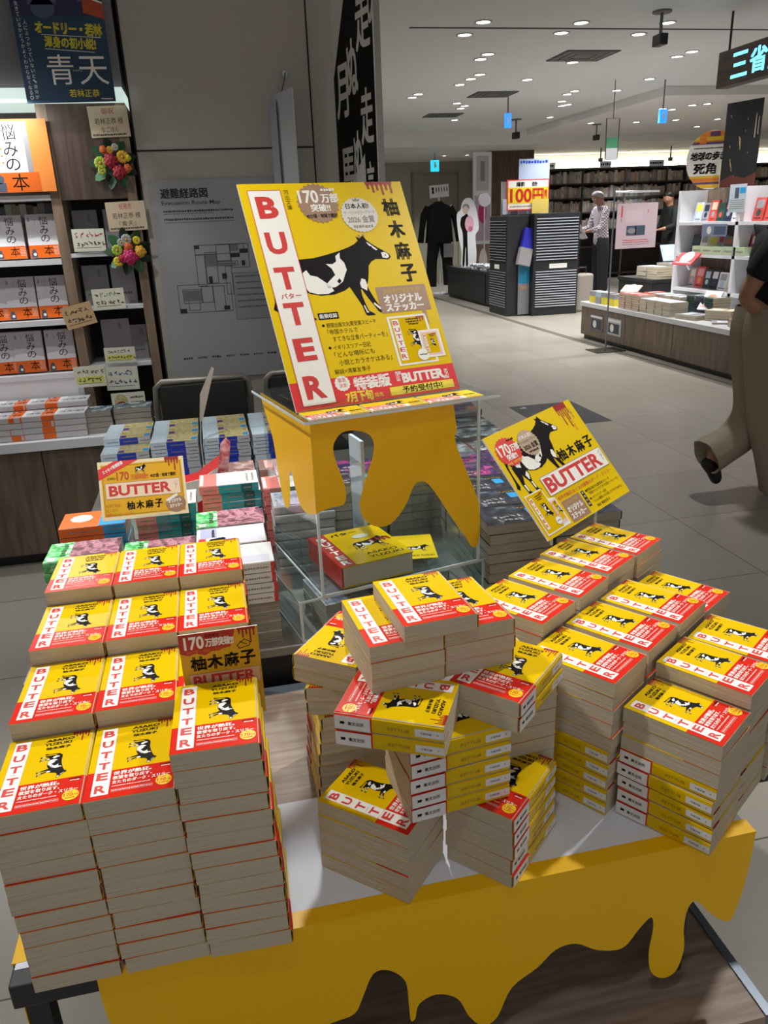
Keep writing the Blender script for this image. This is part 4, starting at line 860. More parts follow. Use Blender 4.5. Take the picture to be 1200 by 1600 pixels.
q.text('青', 92, 300, 94, 100, WHI, 3, .0); q.text('天', 204, 306, 104, 94, WHI, 3, .0); q.vtext('アオテン', 188, 350, 5, WHI, 3, 0, 0.1) if False else None
q.text('アオテン', 182, 350, 34, 7, WHI, 3); q.text('若林正恭', 158, 416, 108, 26, mat('lemon_print', 'D8CC2C', .5), 3, .01); q.dashes(270, 446, 314, 5, WHI, 3, 3)
q.vtext('人にぶつかっていないと、自分が', 34, 190, 13, WHI, 3, 0, 17.4); q.vtext('生きているかどうかよくわからなくなる。', 14, 130, 13, WHI, 3, 0, 17)
m = MB(); q.put(m, (-.160, -.0001, .24), (.001, 0, 0), (0, 0, -.001), (0, -1, 0), .0003); m.build('printed_artwork', t)
# cards
CRD = mat('cream_note_card', 'E6E4D2', .6); KRF = mat('kraft_note_card', 'CDA97E', .6); TANC = mat('tan_greeting_card', 'D2BDA2', .6)
INK = mat('ink', '26241F', .6); INKR = mat('red_ink', 'B03038', .6); INKB = mat('blue_ink', '2C3E8C', .6); HLY = mat('yellow_highlight', 'E4E070', .6); INKG = mat('green_ink', '3A6A58', .6)
def card(label, pts, y, cm, draw, name='note_card', cat='card', yaw_=0):
    (x0, z0), (x1, z1), (x2, z2), (x3, z3) = pts; cx = (x0+x1+x2+x3)/4; cz = (z0+z1+z2+z3)/4
    r = thing(name, label, cat, (cx, y, cz)); U = Vector((x1-x0+x2-x3, 0, z1-z0+z2-z3))/2; w = U.length; U.normalize(); V = Vector((-U.z, 0, U.x)); h = ((z0-z3)+(z1-z2))/2/max(U.x, .5)
    m = MB(); m.obox((0, 0, 0), U, V, (0, -1, 0), w, h, .0012, cm); m.build('paper', r)
    q = Print(); draw(q, w*1000, h*1000); m = MB(); q.put(m, -U*(w/2) + V*(h/2), U*.001, V*-.001, (0, -1, 0)); m.build('handwriting', r); return r
def greet(a, b2, c2):
    def f(q, w, h): q.text(a, w*.34, h*.06, w*.32, h*.2, INKR, 1); q.text(b2, w*.14, h*.38, w*.72, h*.2, INK, 1); q.text(c2, w*.28, h*.66, w*.44, h*.18, INK, 1); q.dashes(w*.05, h*.88, w*.9, h*.07, INK, 1, 4)
    return f
card('tan greeting card with red heading above the upper flower rosette', ((-.396, 1.798), (-.242, 1.801), (-.244, 1.689), (-.391, 1.685)), 3.594, TANC, greet('御祝', '若林正恭 様', 'なごほん'), 'greeting_card')
card('tan greeting card with red heading above the lower flower rosette', ((-.383, 1.446), (-.226, 1.449), (-.224, 1.337), (-.378, 1.333)), 3.590, TANC, greet('祝発売', '若林正恭 様', '『青天』'), 'greeting_card')
def notes(seed, hl=None, c1=INK, c2=INK):
    def f(q, w, h):
        if hl: q.rect(w*.06, h*.5, w*.94, h*.8, hl, 1)
        q.scrawl(w*.1, h*.14, w*.85, h*.26, c1, 2, seed, h*.03); q.scrawl(w*.1, h*.54, w*.9, h*.24, c2, 2, seed+1, h*.035); q.rect(w*.1, h*.82, w*.86, h*.84, c2, 2)
    return f
card('cream note card beside the lower rosette, left', ((-.528, 1.349), (-.398, 1.347), (-.407, 1.26), (-.531, 1.26)), 3.592, CRD, notes(3, None, INKR))
card('cream note card with green ink on narrow bay middle shelf', ((-.487, 1.108), (-.358, 1.109), (-.36, 1.025), (-.491, 1.022)), 3.588, CRD, notes(5, None, INKG))
card('tilted kraft brown note card on the bookcase upright', ((-.619, 1.04), (-.5, 1.062), (-.485, .976), (-.613, .945)), 3.58, KRF, notes(8, None))
card('cream note card with yellow highlight, upper of two stacked', ((-.477, .863), (-.351, .860), (-.349, .795), (-.480, .795)), 3.592, CRD, notes(11, HLY))
card('wide cream note card with red underline near the counter', ((-.613, .793), (-.483, .794), (-.489, .703), (-.617, .702)), 3.575, CRD, notes(14, HLY))
card('cream note card with blue ink, lower of two stacked', ((-.485, .781), (-.349, .776), (-.352, .677), (-.491, .677)), 3.585, CRD, notes(17, None, INKB, INKB))
card('photo note card with dark red oval below the blue ink card', ((-.478, .665), (-.335, .665), (-.335, .575), (-.478, .575)), 3.58, CRD, lambda q, w, h: (q.circle(w*.28, h*.45, w*.2, TAN, 1, 20, h*.38), q.circle(w*.28, h*.62, w*.16, DRD, 2, 20, h*.2), q.dashes(w*.56, h*.2, w*.95, h*.1, INK, 1, 1), q.dashes(w*.56, h*.45, w*.95, h*.1, INK, 1, 2)))
# flower rosettes
LEAF = mat('ribbon_leaf_green', '3E6E48', .5); LEAF2 = mat('dark_leaf_green', '25402C', .55)
def rosette(label, x, z, fl, y=3.585):
    r = thing('flower_rosette', label, 'flower decoration', (x, y, z)); rn = random.Random(int(abs(x*1000)))
    for k in range(9):
        a = 2*PI*k/9 + .3; m = MB(); d = Vector((math.cos(a), 0, math.sin(a))); n = Vector((-d.z, 0, d.x)); w = .026
        P = [d*.030, d*.062 + n*w*.8, d*.086 + n*w*.5, d*.098, d*.086 - n*w*.5, d*.062 - n*w*.8]; vs = [(p.x, -.004-.016*math.sin(i), p.z) for i, p in enumerate(P)]
        m.add([(v[0], v[1], v[2]) for v in vs] + [(v[0], v[1]+.003, v[2]) for v in vs], [[0,1,2,3,4,5][::-1], [6,7,8,9,10,11]] + [[i, (i+1) % 6, (i+1) % 6+6, i+6] for i in range(6)], LEAF if k % 2 else LEAF2); m.build('leaf', r)
    m = MB(); m.cyl((0, 0, 0), .045, .012, LEAF2, 20); o = m.build('backing', r); o.rotation_euler = (R(90), 0, 0); o.location = (0, .004, 0)
    for fx, fz, fr, c, kd in fl:
        m = MB(); 
        for j in range(10 if kd == 'daisy' else 16):
            if kd == 'daisy': a = 2*PI*j/10; m.sphere((fr*.62*math.cos(a), 0, fr*.62*math.sin(a)), fr*.42, c, (1, .5, 1), 8, 5)
            else:
                a = 2.4*j; rr0 = fr*.72*math.sqrt(j/16); m.sphere((rr0*math.cos(a), -fr*.35*(1-j/16), rr0*math.sin(a)), fr*.36, c, (1, .8, 1), 8, 5)
        if kd == 'daisy': m.sphere((0, -fr*.25, 0), fr*.28, GOLD, (1, .8, 1), 8, 5)
        o = m.build('flower', r, (fx, -.024, fz))
    return r
CRIM = mat('crimson_petals', 'A01E34', .5); MAG = mat('magenta_petals', 'C42A66', .5); LIME = mat('lime_petals', 'A8BE3A', .5); AMB = mat('amber_petals', 'DDA52E', .5); ORP2 = mat('orange_petals', 'D8682A', .5); LMN = mat('yellow_petals', 'E0CC2A', .5); SILV = mat('silver_petals', 'A8AAAC', .4)
rosette('flower rosette with large crimson blooms and amber flowers, upper one', -.325, 1.588, ((-.005, .012, .030, CRIM, 'bloom'), (.022, -.030, .030, CRIM, 'bloom'), (-.046, .004, .024, LIME, 'daisy'), (.042, .024, .024, AMB, 'daisy'), (-.028, .052, .016, ORP2, 'bloom'), (-.004, .050, .014, AMB, 'daisy'), (.018, .060, .014, SILV, 'daisy'), (.056, -.018, .018, ORP2, 'bloom'), (.062, .02, .014, LMN, 'bloom'), (-.044, -.024, .016, LIME, 'daisy')))
rosette('flower rosette with pink blooms and yellow flowers, lower one', -.315, 1.252, ((.006, -.020, .034, MAG, 'bloom'), (-.026, -.026, .020, CRIM, 'bloom'), (.004, .020, .020, ORP2, 'bloom'), (-.042, .008, .022, LIME, 'daisy'), (.050, .0, .026, AMB, 'bloom'), (-.044, -.036, .020, LMN, 'daisy'), (.0, .048, .022, SILV, 'daisy'), (-.022, .038, .016, SILV, 'daisy'), (.040, .044, .016, LMN, 'daisy')))

# ------------------------------------------------------------ hanging boards by the wall
def vboard(name, label, a, b2, z0, z1, face, q=None, pw=100, ph=100, cat='sign'):
    """thin vertical board between plan points a (left in view) and b2"""
    A, B2 = Vector((a[0], a[1], 0)), Vector((b2[0], b2[1], 0)); U = (B2-A); w = U.length; U.normalize(); N = U.cross(Vector((0, 0, 1)))
    r = thing(name, label, cat, ((a[0]+b2[0])/2, (a[1]+b2[1])/2, (z0+z1)/2)); h = z1-z0
    m = MB(); m.obox((0, 0, 0), U, (0, 0, 1), N, w, h, .004, face); m.build('sheet', r)
    if q: m = MB(); q.put(m, -U*(w/2) + Vector((0, 0, h/2)), U*(w/pw), Vector((0, 0, -h/ph)), N, .0004); m.build('printed_artwork', r)
    return r
q = Print(); q.scrawl(12, 12, 84, 18, STG, 1, 3, 1.5)
hb = vboard('hanging_board', 'white hanging board with faint lettering in front of the wall', (.333, 3.56), (.392, 3.36), 1.30, 1.825, mat('white_board', 'D4D6DE', .5), q)
m = MB(); m.sphere((.032, .0, .375-.03), .014, ACE, (1, .6, 1)); o = m.build('suction_cup', hb); o.location = (0, .13, -.0)
m = MB(); m.tube([(.032, .12, .345), (.020, .06, .31), (0, 0, .262)], .003, STEEL, 6); m.build('hook', hb)
vboard('hanging_board', 'second white board hanging just behind the first', (.318, 3.585), (.335, 3.50), 1.30, 1.80, mat('white_board_shade', 'B8BAC4', .5))
q = Print(); q.rect(0, 0, 100, 100, BLK, 1); q.poly([(0, 0), (46, 0), (0, 38)], WHI, 2)
for ch, u, v, s in (('月', 6, 34, 30), ('ぬ', 36, 26, 26), ('走', 62, 10, 32), ('し', 92, 2, 10), ('馬', 10, 70, 34), ('ぬ', 44, 64, 22), ('走', 66, 48, 28)): q.text(ch, u, v, s, 22, WHI, 3, .02)
q.poly([(0, 100), (0, 97), (40, 84), (72, 74), (72, 100)], WHI, 4); q.text('言', 76, 78, 16, 18, WHI, 5, .02)
bp = vboard('hanging_poster', 'black poster with large white brush lettering beside the wall edge', (.590, 3.555), (.668, 3.13), 1.36, 2.20, mat('poster_back_white', 'E2E2E6', .5), q)
m = MB(); m.tube([(-.039, .212, .40), (-.039, .06, .40), (-.005, .03, .38)], .004, STEEL, 8); m.build('bracket', bp)

# ------------------------------------------------------------ folding chairs
CHR = mat('chair_frame', '8C8880', .4, .6); CHP = mat('black_chair_pad', '1B1A18', .6)
def chair(x, y, label):
    t = thing('folding_chair', label, 'chair', (x, y, 0), R(4))
    m = MB(); m.tube([(-.175, .30, .02), (-.178, .10, .42), (-.178, -.02, .70), (-.172, -.035, .775), (-.15, -.04, .795), (.15, -.04, .795), (.172, -.035, .775), (.178, -.02, .70), (.178, .10, .42), (.175, .30, .02)], .0125, CHR, 12); m.build('back_frame', t)
    m = MB(); m.tube([(-.15, -.10, .02), (-.155, .20, .44)], .011, CHR, 10); m.build('leg', t)
    m = MB(); m.tube([(.15, -.10, .02), (.155, .20, .44)], .011, CHR, 10); m.build('leg', t)
    m = MB(); m.box(-.163, -.048, .52, .163, -.02, .784, CHP, .008); m.build('backrest', t)
    m = MB(); m.box(-.165, .02, .43, .165, .38, .465, CHP, .012); m.build('seat', t)
chair(-.070, 3.075, 'black padded folding chair behind the blue books, fully seen backrest'); chair(.345, 3.10, 'black padded folding chair half hidden behind the acrylic riser')
# ------------------------------------------------------------ wooden display counter on the aisle
CT = mat('pale_counter_top', 'C9CACE', .35)
def counter(name, label, x0, y0, x1, y1, zt, body, top, doors_x=None, doors_y=None, th=.045, toe=.05):
    cx, cy = (x0+x1)/2, (y0+y1)/2; r = thing(name, label, 'counter', (cx, cy, 0)); w, d = (x1-x0)/2, (y1-y0)/2
    m = MB(); m.box(-w, -d, zt-th, w, d, zt, top, .003); m.build('counter_top', r)
    m = MB(); m.box(-w+.03, -d+.03, toe, w-.02, d-.02, zt-th, DKB); m.build('body', r)
    m = MB(); m.box(-w+.05, -d+.05, 0, w-.04, d-.04, toe, BLKS); m.build('plinth', r)
    for a, b2 in doors_x or (): m = MB(); m.box(-w+.012, a-cy, toe, -w+.03, b2-cy, zt-th, body); m.build('side_panel', r)
    for a, b2 in doors_y or (): m = MB(); m.box(a-cx, -d+.012, toe, b2-cx, -d+.03, zt-th, body); m.build('front_panel', r)
    return r
counter('display_counter', 'low wooden counter with pale top along the aisle, loaded with books', 4.05, 5.50, 5.35, 8.36, .40, MWOOD, CT, ((7.348, 8.33), (6.475, 7.342), (5.53, 6.469)), ((4.065, 4.9), (4.905, 5.34)))
for y, lb in ((7.96, 'dark photo poster on far end panel of wooden counter, left one'), (7.57, 'pale photo poster on far end panel of wooden counter, right one')):
    t = thing('panel_poster', lb, 'poster', (4.060, y, .205)); m = MB(); m.box(-.002, -.155, -.085, 0, .155, .085, mat('photo_print_slate', '5A5A66', .5) if y > 7.7 else mat('photo_print_pale', 'A8B0B4', .5)); m.build('sheet', t)
    q = Print(); q.rect(40, 50, 270, 150, mat('photo_dark', '33343E', .5), 1); q.rect(20, 12, 290, 34, STG, 1); q.circle(120, 100, 40, STG, 2); m = MB(); q.put(m, (-.002, .155, .085), (0, -.001, 0), (0, 0, -.001), (-1, 0, 0), .0004); m.build('printed_artwork', t)
# stacks of books on it
SHOPC = [('red', 'C84A44'), ('white', 'DCDCE0'), ('pale blue', 'B4C6D8'), ('dark green', '2C4A42'), ('grey', '9A9AA0'), ('orange', 'D88A5A'), ('navy', '2A3048'), ('yellow', 'E0D040'), ('cream', 'D8CCB0'), ('pink', 'D8A0A0')]
SHM = {n: mat(n.replace(' ', '_')+'_shop_cover', c, .4) for n, c in SHOPC}
_SB = {}
def shop_book_mesh(cn_, w, h, t):
    k = (cn_, w, h, t)
    if k not in _SB:
        m = MB(); m.box(-w/2+.001, -h/2+.001, .001, w/2-.001, h/2-.001, t-.001, PAGES); cshape(m, w, t, -h/2, h/2, 0, .0005, SHM[cn_])
        q = Print(); q.rect(w*200, h*150, w*800, h*450, SHM['white' if cn_ != 'white' else 'pale blue'], 1); q.dashes(w*200, h*600, w*800, h*80, BLK, 1, 3); q.put(m, **top_frame(w, h, t)); _SB[k] = m.mesh('shop_book')
    return _SB[k]
def sstack(cn_, x, y, z, n, label, deg=0, w=.13, h=.18, t=.025, grp='books stacked on the shop counters'):
    for k in range(n):
        o = bpy.data.objects.new('shop_book', shop_book_mesh(cn_, w, h, t)); COL.objects.link(o); o.location = (x+random.uniform(-.003, .003), y+random.uniform(-.003, .003), z+k*(t+.0005)); o.rotation_euler = (0, 0, R(deg+random.uniform(-1.5, 1.5)))
        tag(o, olabel('%s book' % cn_, n-k, label), 'book', grp)
ys = [7.50, 7.36, 7.22, 7.08, 6.94, 6.80, 6.66]
for i, y in enumerate(ys):
    sstack('red' if i < 3 else 'white', 4.18, y, .40, 7 if i < 3 else 6, 'front-edge stack %s from far end, wooden counter' % ORD[i+1].replace('topmost', 'first'), 0, .18, .128, .021)
for i, y in enumerate((7.40, 7.22, 7.04, 6.86)): sstack(('red', 'pale blue', 'white', 'pale blue')[i], 4.40, y, .40, 7, 'second-line stack %s from far end, wooden counter' % ORD[i+1].replace('topmost', 'first'), 0, .18, .128, .021)
for i, y in enumerate((6.72, 6.58, 6.44)): sstack(('dark green', 'navy', 'dark green')[i], 4.46, y, .40, 7, 'dark stack %s from far end, wooden counter' % ORD[i+1].replace('topmost', 'first'), 180, .18, .128, .024)
sstack('grey', 4.22, 6.42, .40, 2, 'flat pile before tilted display book', 10, .2, .26, .02); sstack('cream', 4.36, 6.20, .40, 4, 'cream pile under tilted covers', 30, .18, .24, .022)
sstack('red', 4.26, 5.74, .40, 3, 'near-end red pile on wooden counter', 80, .17, .22, .024); sstack('pink', 4.50, 5.80, .40, 4, 'near-end pink pile on wooden counter', 85, .17, .22, .022); sstack('grey', 4.30, 6.02, .40, 1, 'wooden counter near glossy leaflet', 60, .2, .28, .012)
for i, (y, cn_) in enumerate(((8.20, 'yellow'), (8.05, 'grey'), (7.92, 'yellow'), (7.74, 'yellow'))):
    t = thing('small_box', ('yellow box at far end of wooden counter', 'grey box between yellow boxes on wooden counter', 'yellow box right of grey box on wooden counter', 'yellow box nearest red stacks on wooden counter')[i], 'box', (4.17, y, .40))
    m = MB(); m.box(-.06, -.055, 0, .06, .055, .07, SHM[cn_]); m.build('body', t); m = MB(); m.box(-.06, -.055, .0705, .06, .055, .12, SHM['grey'] if i != 1 else SHM['pale blue']); m.build('lid', t)
def tilt_cover(label, x, y, z, w, h, yaw_, tilt, cm, c2, roll_=0):
    t = thing('display_card', label, 'display card', (x, y, z), 0, None, (R(90-tilt), R(roll_), R(yaw_)))
    m = MB(); m.box(-w/2, 0, 0, w/2, h, .012, cm); q = Print(); q.circle(w*500, h*400, w*300, c2, 1); q.dashes(w*100, h*800, w*900, h*90, c2, 1, 3); q.put(m, (-w/2, h, .012), (.001, 0, 0), (0, -.001, 0), (0, 0, 1), .0004); m.build('panel', t)
    m = MB(); m.box(-.01, h*.3, -.11, .01, h*.34, .0, ACE); m.build('stand', t)
tilt_cover('tilted white and orange cover leaning on dark stacks', 4.36, 6.46, .46, .16, .22, -60, 48, SHM['white'], SHM['orange'], 0)
tilt_cover('tilted yellow cover with pale circle near counter end', 4.48, 6.00, .46, .17, .24, -50, 40, SHM['yellow'], SHM['cream'])
tilt_cover('tilted dark red cover right of yellow cover', 4.62, 5.90, .46, .13, .18, -50, 40, mat('maroon_cover', '5A1A22', .4), SHM['pink'])
tilt_cover('beige tilted card behind yellow boxes', 4.33, 7.80, .52, .2, .12, -60, 60, SHM['cream'], SHM['grey'])

# poster stand before the counter
t = thing('poster_stand', 'slim metal stand holding a pale pink poster by the wooden counter', 'poster stand', (3.885, 7.386, 0))
m = MB(); m.box(-.16, -.13, 0, .16, .13, .008, mat('dark_glass_base', '3A3834', .2)); m.build('base', t)
m = MB(); m.tube([(0, 0, .008), (0, 0, 1.515)], .008, STEEL, 10); m.build('pole', t)
m = MB(); m.tube([(0, 0, 1.505), (.47, 0, 1.50)], .009, mat('bright_chrome', 'E4E6EA', .15, .9), 10); m.build('top_bar', t)
q = Print(); q.rect(24, 20, 32, 120, LRED, 1); q.vtext('美術展', 22, 130, 9, LRED, 1); q.rect(50, 60, 150, 160, mat('soft_pink_grey', 'D4C0C8', .5), 1); q.rect(60, 196, 170, 282, mat('slate_photo', '46566A', .5), 2); q.rect(112, 196, 118, 282, BLK, 3); q.circle(90, 240, 24, GB, 3); q.vtext('見覚', 176, 60, 12, LRED, 1); q.rect(40, 320, 190, 326, LRED, 1); q.dashes(40, 336, 200, 10, LRED, 1, 2); q.dashes(40, 356, 200, 8, GRYP, 1, 4)
m = MB(); m.box(.035, -.004, .985, .465, 0, 1.40, mat('pale_pink_poster', 'CDB8C0', .4)); q.put(m, (.035, -.004, 1.40), (.0018, 0, 0), (0, 0, -.00105), (0, -1, 0), .0004); m.build('poster', t)
m = MB(); m.box(.03, .0005, .98, .47, .003, 1.51, ACR); m.build('clear_sheet', t)

# white display rack behind the counter (faces the aisle, -x)
t = thing('display_rack', 'white slatted display rack of books behind the wooden counter', 'rack', (5.0, 6.6, 0))
RX = 4.80
def rk(nm, x0, y0, z0, x1, y1, z1, mm): m = MB(); m.box(x0-5.0, y0-6.6, z0, x1-5.0, y1-6.6, z1, mm); return m.build(nm, t)
for y in (7.74, 6.77, 5.80): rk('upright', RX, y-.022, .4005, RX+.3, y+.022, 1.50, SHW)
rk('back_panel', RX+.30, 5.78, .4005, RX+.32, 7.76, 1.50, MWOOD)
for z in (.56, .90, 1.20): rk('shelf', RX-.0, 5.82, z-.03, RX+.30, 7.72, z, SHW)
RKC = ['pale blue', 'white', 'dark green', 'grey', 'cream', 'navy', 'red', 'pink', 'orange', 'yellow']
rn = random.Random(21)
def rbook(y, z, w, h, cn_, label, d=0):
    r = thing('rack_book', label, 'book', (RX+.12, y, z), 0, 'books facing out on the white rack', (0, R(10), 0))
    m = MB(); m.box(0, -w/2, 0, .02, w/2, h, SHM[cn_]); q = Print(); q.rect(w*150, h*100, w*850, h*450, SHM[rn.choice(RKC)], 1); q.circle(w*500, h*650, w*220, SHM[rn.choice(RKC)], 2); q.dashes(w*150, h*850, w*850, h*60, BLK, 1, int(y*10)); q.put(m, (0, w/2, h), (0, -.001, 0), (0, 0, -.001), (-1, 0, 0), .0004); m.build('cover', r)
    m = MB(); m.box(.0202, -w/2+.002, .002, .028, w/2-.002, h-.002, PAGES); m.build('pages', r)
for si, (z, sn, hh) in enumerate(((.56, 'lowest', .20), (.90, 'middle', .20), (1.20, 'top', .21))):
    y = 7.66; k = 0
    while y > 6.84:
        w = rn.uniform(.105, .15); k += 1; cn_ = RKC[(k*3+si*2) % 7]
        rbook(y-w/2, z+.001, w, hh*rn.uniform(.8, 1.05), cn_, '%s cover, %s from far upright on %s rack shelf' % (cn_, ORD[k].replace('topmost', 'first'), sn)); y -= w+.006
    for k in range(5): rbook(6.66-k*.165, z+.001, .14, hh*.95, 'red' if si else 'navy', '%s cover, %s past middle upright, %s rack shelf' % ('red' if si else 'navy', ORD[k+1].replace('topmost', 'first'), sn))
for k in range(5):
    o = MB(); o.box(-.06, -.08, 0, .06, .08, .075, mat('mint_boxed_book', 'BFD2B0', .5)); q = Print(); q.dashes(20, 30, 140, 20, GRYP, 1, k); q.put(o, (-.06, .08, .075), (0, -.001, 0), (0, 0, -.001), (-1, 0, 0), .0004)
    tag(o.build('boxed_book', None, (RX+.06, 7.36-k*.166, .901)), 'mint green boxed book, %s from left in row on rack shelf' % ORD[k+1].replace('topmost', 'first'), 'book', 'mint boxed books on the rack')
t = thing('photo_card', 'blue-grey photo card overhanging the rack top shelf', 'card', (RX-.001, 7.10, 1.125)); m = MB(); m.box(-.003, -.20, -.055, 0, .20, .055, mat('blue_grey_photo', '7A84A0', .4)); q = Print(); q.circle(120, 55, 36, STG, 1); q.rect(200, 20, 380, 95, mat('slate_photo', '46566A', .5), 1); q.put(m, (-.003, .20, .055), (0, -.001, 0), (0, 0, -.001), (-1, 0, 0), .0004); m.build('sheet', t)
tilt_cover('slanted red card with blue and white blot before the rack', 4.66, 7.38, .80, .26, .16, -78, 50, mat('bright_red_card', 'C81E22', .4), SHM['pale blue'])
# signs on top of the rack
t = thing('round_sign', 'round white sign with plaid top and bold black lettering on the rack', 'sign', (4.93, 7.45, 1.765), R(-28))
m = MB(); m.prism([(.235*math.cos(2*PI*k/40), .265*math.sin(2*PI*k/40)) for k in range(40)], (0, 0, 0), (1,0,0), (0,0,1), (0,-1,0), .008, WHI, SHW); m.build('disc', t)
m = MB(); m.tube([(0, .012, -.265), (0, .012, -.10)], .006, STEEL, 8); m.build('stem', t)
q = Print(); PLP = mat('plaid_purple', '5A3A6A', .5); PLO = mat('plaid_orange', 'D87A2A', .5); PLY = mat('plaid_mustard', 'D8B02A', .5)
def seg(y0, y1, mm, L):
    P = []; 
    for k in range(9): y = y0+(y1-y0)*k/8; P.append((235+234*math.sqrt(max(0, 1-((y-265)/265)**2)), y))
    for k in range(9): y = y1-(y1-y0)*k/8; P.append((235-234*math.sqrt(max(0, 1-((y-265)/265)**2)), y))
    q.poly(P, mm, L)
seg(6, 120, PLO, 1); seg(56, 92, PLY, 2); seg(104, 124, PLP, 2); q.rect(200, 12, 290, 54, PLP, 3); q.rect(110, 60, 170, 118, PLO, 3)
seg(406, 520, PLY, 1); seg(428, 460, PLO, 2); seg(464, 484, PLP, 2); q.dashes(60, 150, 400, 14, BLK, 1, 2); q.text('地球の歩き方', 34, 190, 390, 74, BLK, 1, .03, .15); q.text('死角', 76, 292, 200, 96, BLK, 1, .03)
m = MB(); q.put(m, (-.235, 0, .265), (.001, 0, 0), (0, 0, -.001), (0, -1, 0), .0004); m.build('printed_artwork', t)
t = thing('cream_sign', 'blank cream panel standing before the round sign on the rack', 'sign', (4.985, 7.25, 1.503), R(-20)); m = MB(); m.box(-.075, -.006, 0, .10, 0, .24, mat('cream_panel', 'DAD4C4', .5)); m.build('panel', t); m = MB(); m.box(.02, -.012, .0, .10, -.0065, .075, mat('dark_red_tag', '8E2A2E', .5)); m.build('tag', t)
q = Print(); GLD = mat('faint_gold', '9A8450', .5)
for k, (u, v, du, dv) in enumerate(((42, 40, 6, 12), (46, 42, 3, 14), (22, 66, 6, 10), (26, 72, 5, 9), (62, 20, 1, 3), (12, 14, 5, 3), (36, 86, 4, 2), (70, 60, 2, 1), (18, 50, 2, 3), (58, 34, 2, 1))): q.poly([(u, v), (u+1.6, v), (u+du, v+dv), (u+du-1.4, v+dv)], GLD, 1)
q.rect(84, 16, 86, 44, GRYP, 1); q.rect(92, 20, 93.4, 40, GRYP, 1); q.poly([(0, 100), (0, 92), (30, 86), (70, 90), (100, 84), (100, 100)], mat('dark_rust_print', '4A2014', .5), 1)
vboard('display_poster', 'black glossy poster with faint gold marks on top of the rack', (4.85, 7.17), (4.95, 6.79), 1.502, 2.22, mat('black_poster', '141316', .25), q, cat='poster')
t = thing('info_card', 'pale blue printed card below the black poster', 'card', (4.7995, 6.80, 1.30)); m = MB(); m.box(-.003, -.12, -.02, 0, .12, .22, mat('pale_blue_leaflet', 'B8C6D2', .5)); q = Print(); q.rect(80, 30, 140, 120, mat('slate_photo', '46566A', .5), 1); q.rect(150, 30, 230, 80, CYAN, 1); [q.dashes(20, 130+k*18, 220, 9, GRYP, 1, k) for k in range(5)]; q.put(m, (-.003, .12, .22), (0, -.001, 0), (0, 0, -.001), (-1, 0, 0), .0004); m.build('sheet', t)

# ------------------------------------------------------------ hanging illuminated shop sign
t = thing('hanging_sign', 'brown hanging shop sign with glowing pale blue lettering', 'sign', (4.05, 5.05, 2.31))
m = MB(); m.box(-.05, -1.05, -.122, .05, 1.035, .122, ramp_mat('sign_wood', [(.3, '3A2C26'), (.6, '54443A')], (8, 1, 8), 3.0, 5.0, .5, .4)); m.build('panel', t)
for y in (.985, .50, -.6): m = MB(); m.tube([(0, y, .122), (0, y, .388)], .009, mat('dark_rod', '3A3836', .4, .5), 10); m.build('rod', t)
GLOW = mat('glowing_letters', 'BFEFFF', .4, emit='66D8FF', estr=1.8)
q = Print(); 
for i, ch in enumerate('三省堂書店'): q.text(ch, 178+i*212, 40, 180, 160, GLOW, 1, .02)
m = MB(); q.put(m, (-.05, 1.035, .122), (0, -.001, 0), (0, 0, -.001), (-1, 0, 0), .001); m.build('lettering', t)

# ------------------------------------------------------------ dark drawer cabinets with the price sign
CAB = mat('charcoal_cabinet', '25272A', .45); LIP = mat('silver_drawer_lip', 'D4DCEA', .3, .3); CABF = mat('charcoal_drawer_front', '1E2024', .3)
def drawer_cab(label, x0, y0, x1, y1, h, slat_face):
    cx, cy = (x0+x1)/2, (y0+y1)/2; t = thing('drawer_cabinet', label, 'cabinet', (cx, cy, 0)); w, d = (x1-x0)/2, (y1-y0)/2
    m = MB(); m.box(-w, -d, 0, w, d, h, CAB, .004); m.build('body', t)
    zs = [(.10, .60), (.72, h-.06)]
    for a, b2 in zs:
        n = 15; p = (b2-a)/n
        for k in range(n):
            m = MB(); z = a+k*p
            if slat_face == 'y': m.box(-w+.03, -d-.006, z+.004, w-.03, -d-.0005, z+p-.006, CABF); lp = MB(); lp.box(-w+.03, -d-.020, z+p-.014, w-.03, -d-.006, z+p-.003, LIP)
            else: m.box(-w-.006, -d+.02, z+.004, -w-.0005, d-.02, z+p-.006, CABF); lp = MB(); lp.box(-w-.012, -d+.02, z+p-.010, -w-.006, d-.02, z+p-.006, LIP)
            lp.build('lip', m.build('drawer', t))
    m = MB()
    if slat_face == 'y': m.box(-.10, -d-.006, .63, .16, -d-.001, .69, WHI)
    else: m.box(-w-.006, -.06, .63, -w-.001, .12, .69, WHI)
    m.build('label_plate', t); return t
drawer_cab('charcoal drawer cabinet with silver slats, front facing the aisle corner', 4.375, 10.51, 5.04, 11.05, 1.345, 'y')
drawer_cab('charcoal drawer cabinet standing left of the slatted cabinet', 4.04, 10.66, 4.36, 11.35, 1.33, 'x')
t = thing('price_sign', 'red framed yellow sign with red 100 yen price on cabinets', 'sign', (4.33, 10.66, 1.58))
m = MB(); m.box(-.30, -.01, -.185, .30, 0, .20, PR_); m.build('frame', t); m = MB(); m.box(-.02, -.006, -.234, .02, -.001, -.185, STEEL); m.build('foot', t)
q = Print(); q.rect(14, 14, 586, 371, WHI, 1); q.rect(14, 100, 586, 300, mat('sign_yellow', 'F2D41E', .5), 2); q.text('100', 40, 112, 310, 176, mat('price_red', 'C8281E', .5), 3, .03); q.text('円!', 370, 120, 190, 168, mat('price_red', 'C8281E', .5), 3, .03); q.text('撮影', 130, 30, 120, 56, BLK, 2, .02); q.text('会計', 350, 30, 80, 56, BLK, 2, .02); q.dashes(40, 326, 420, 20, GRYP, 2, 5)
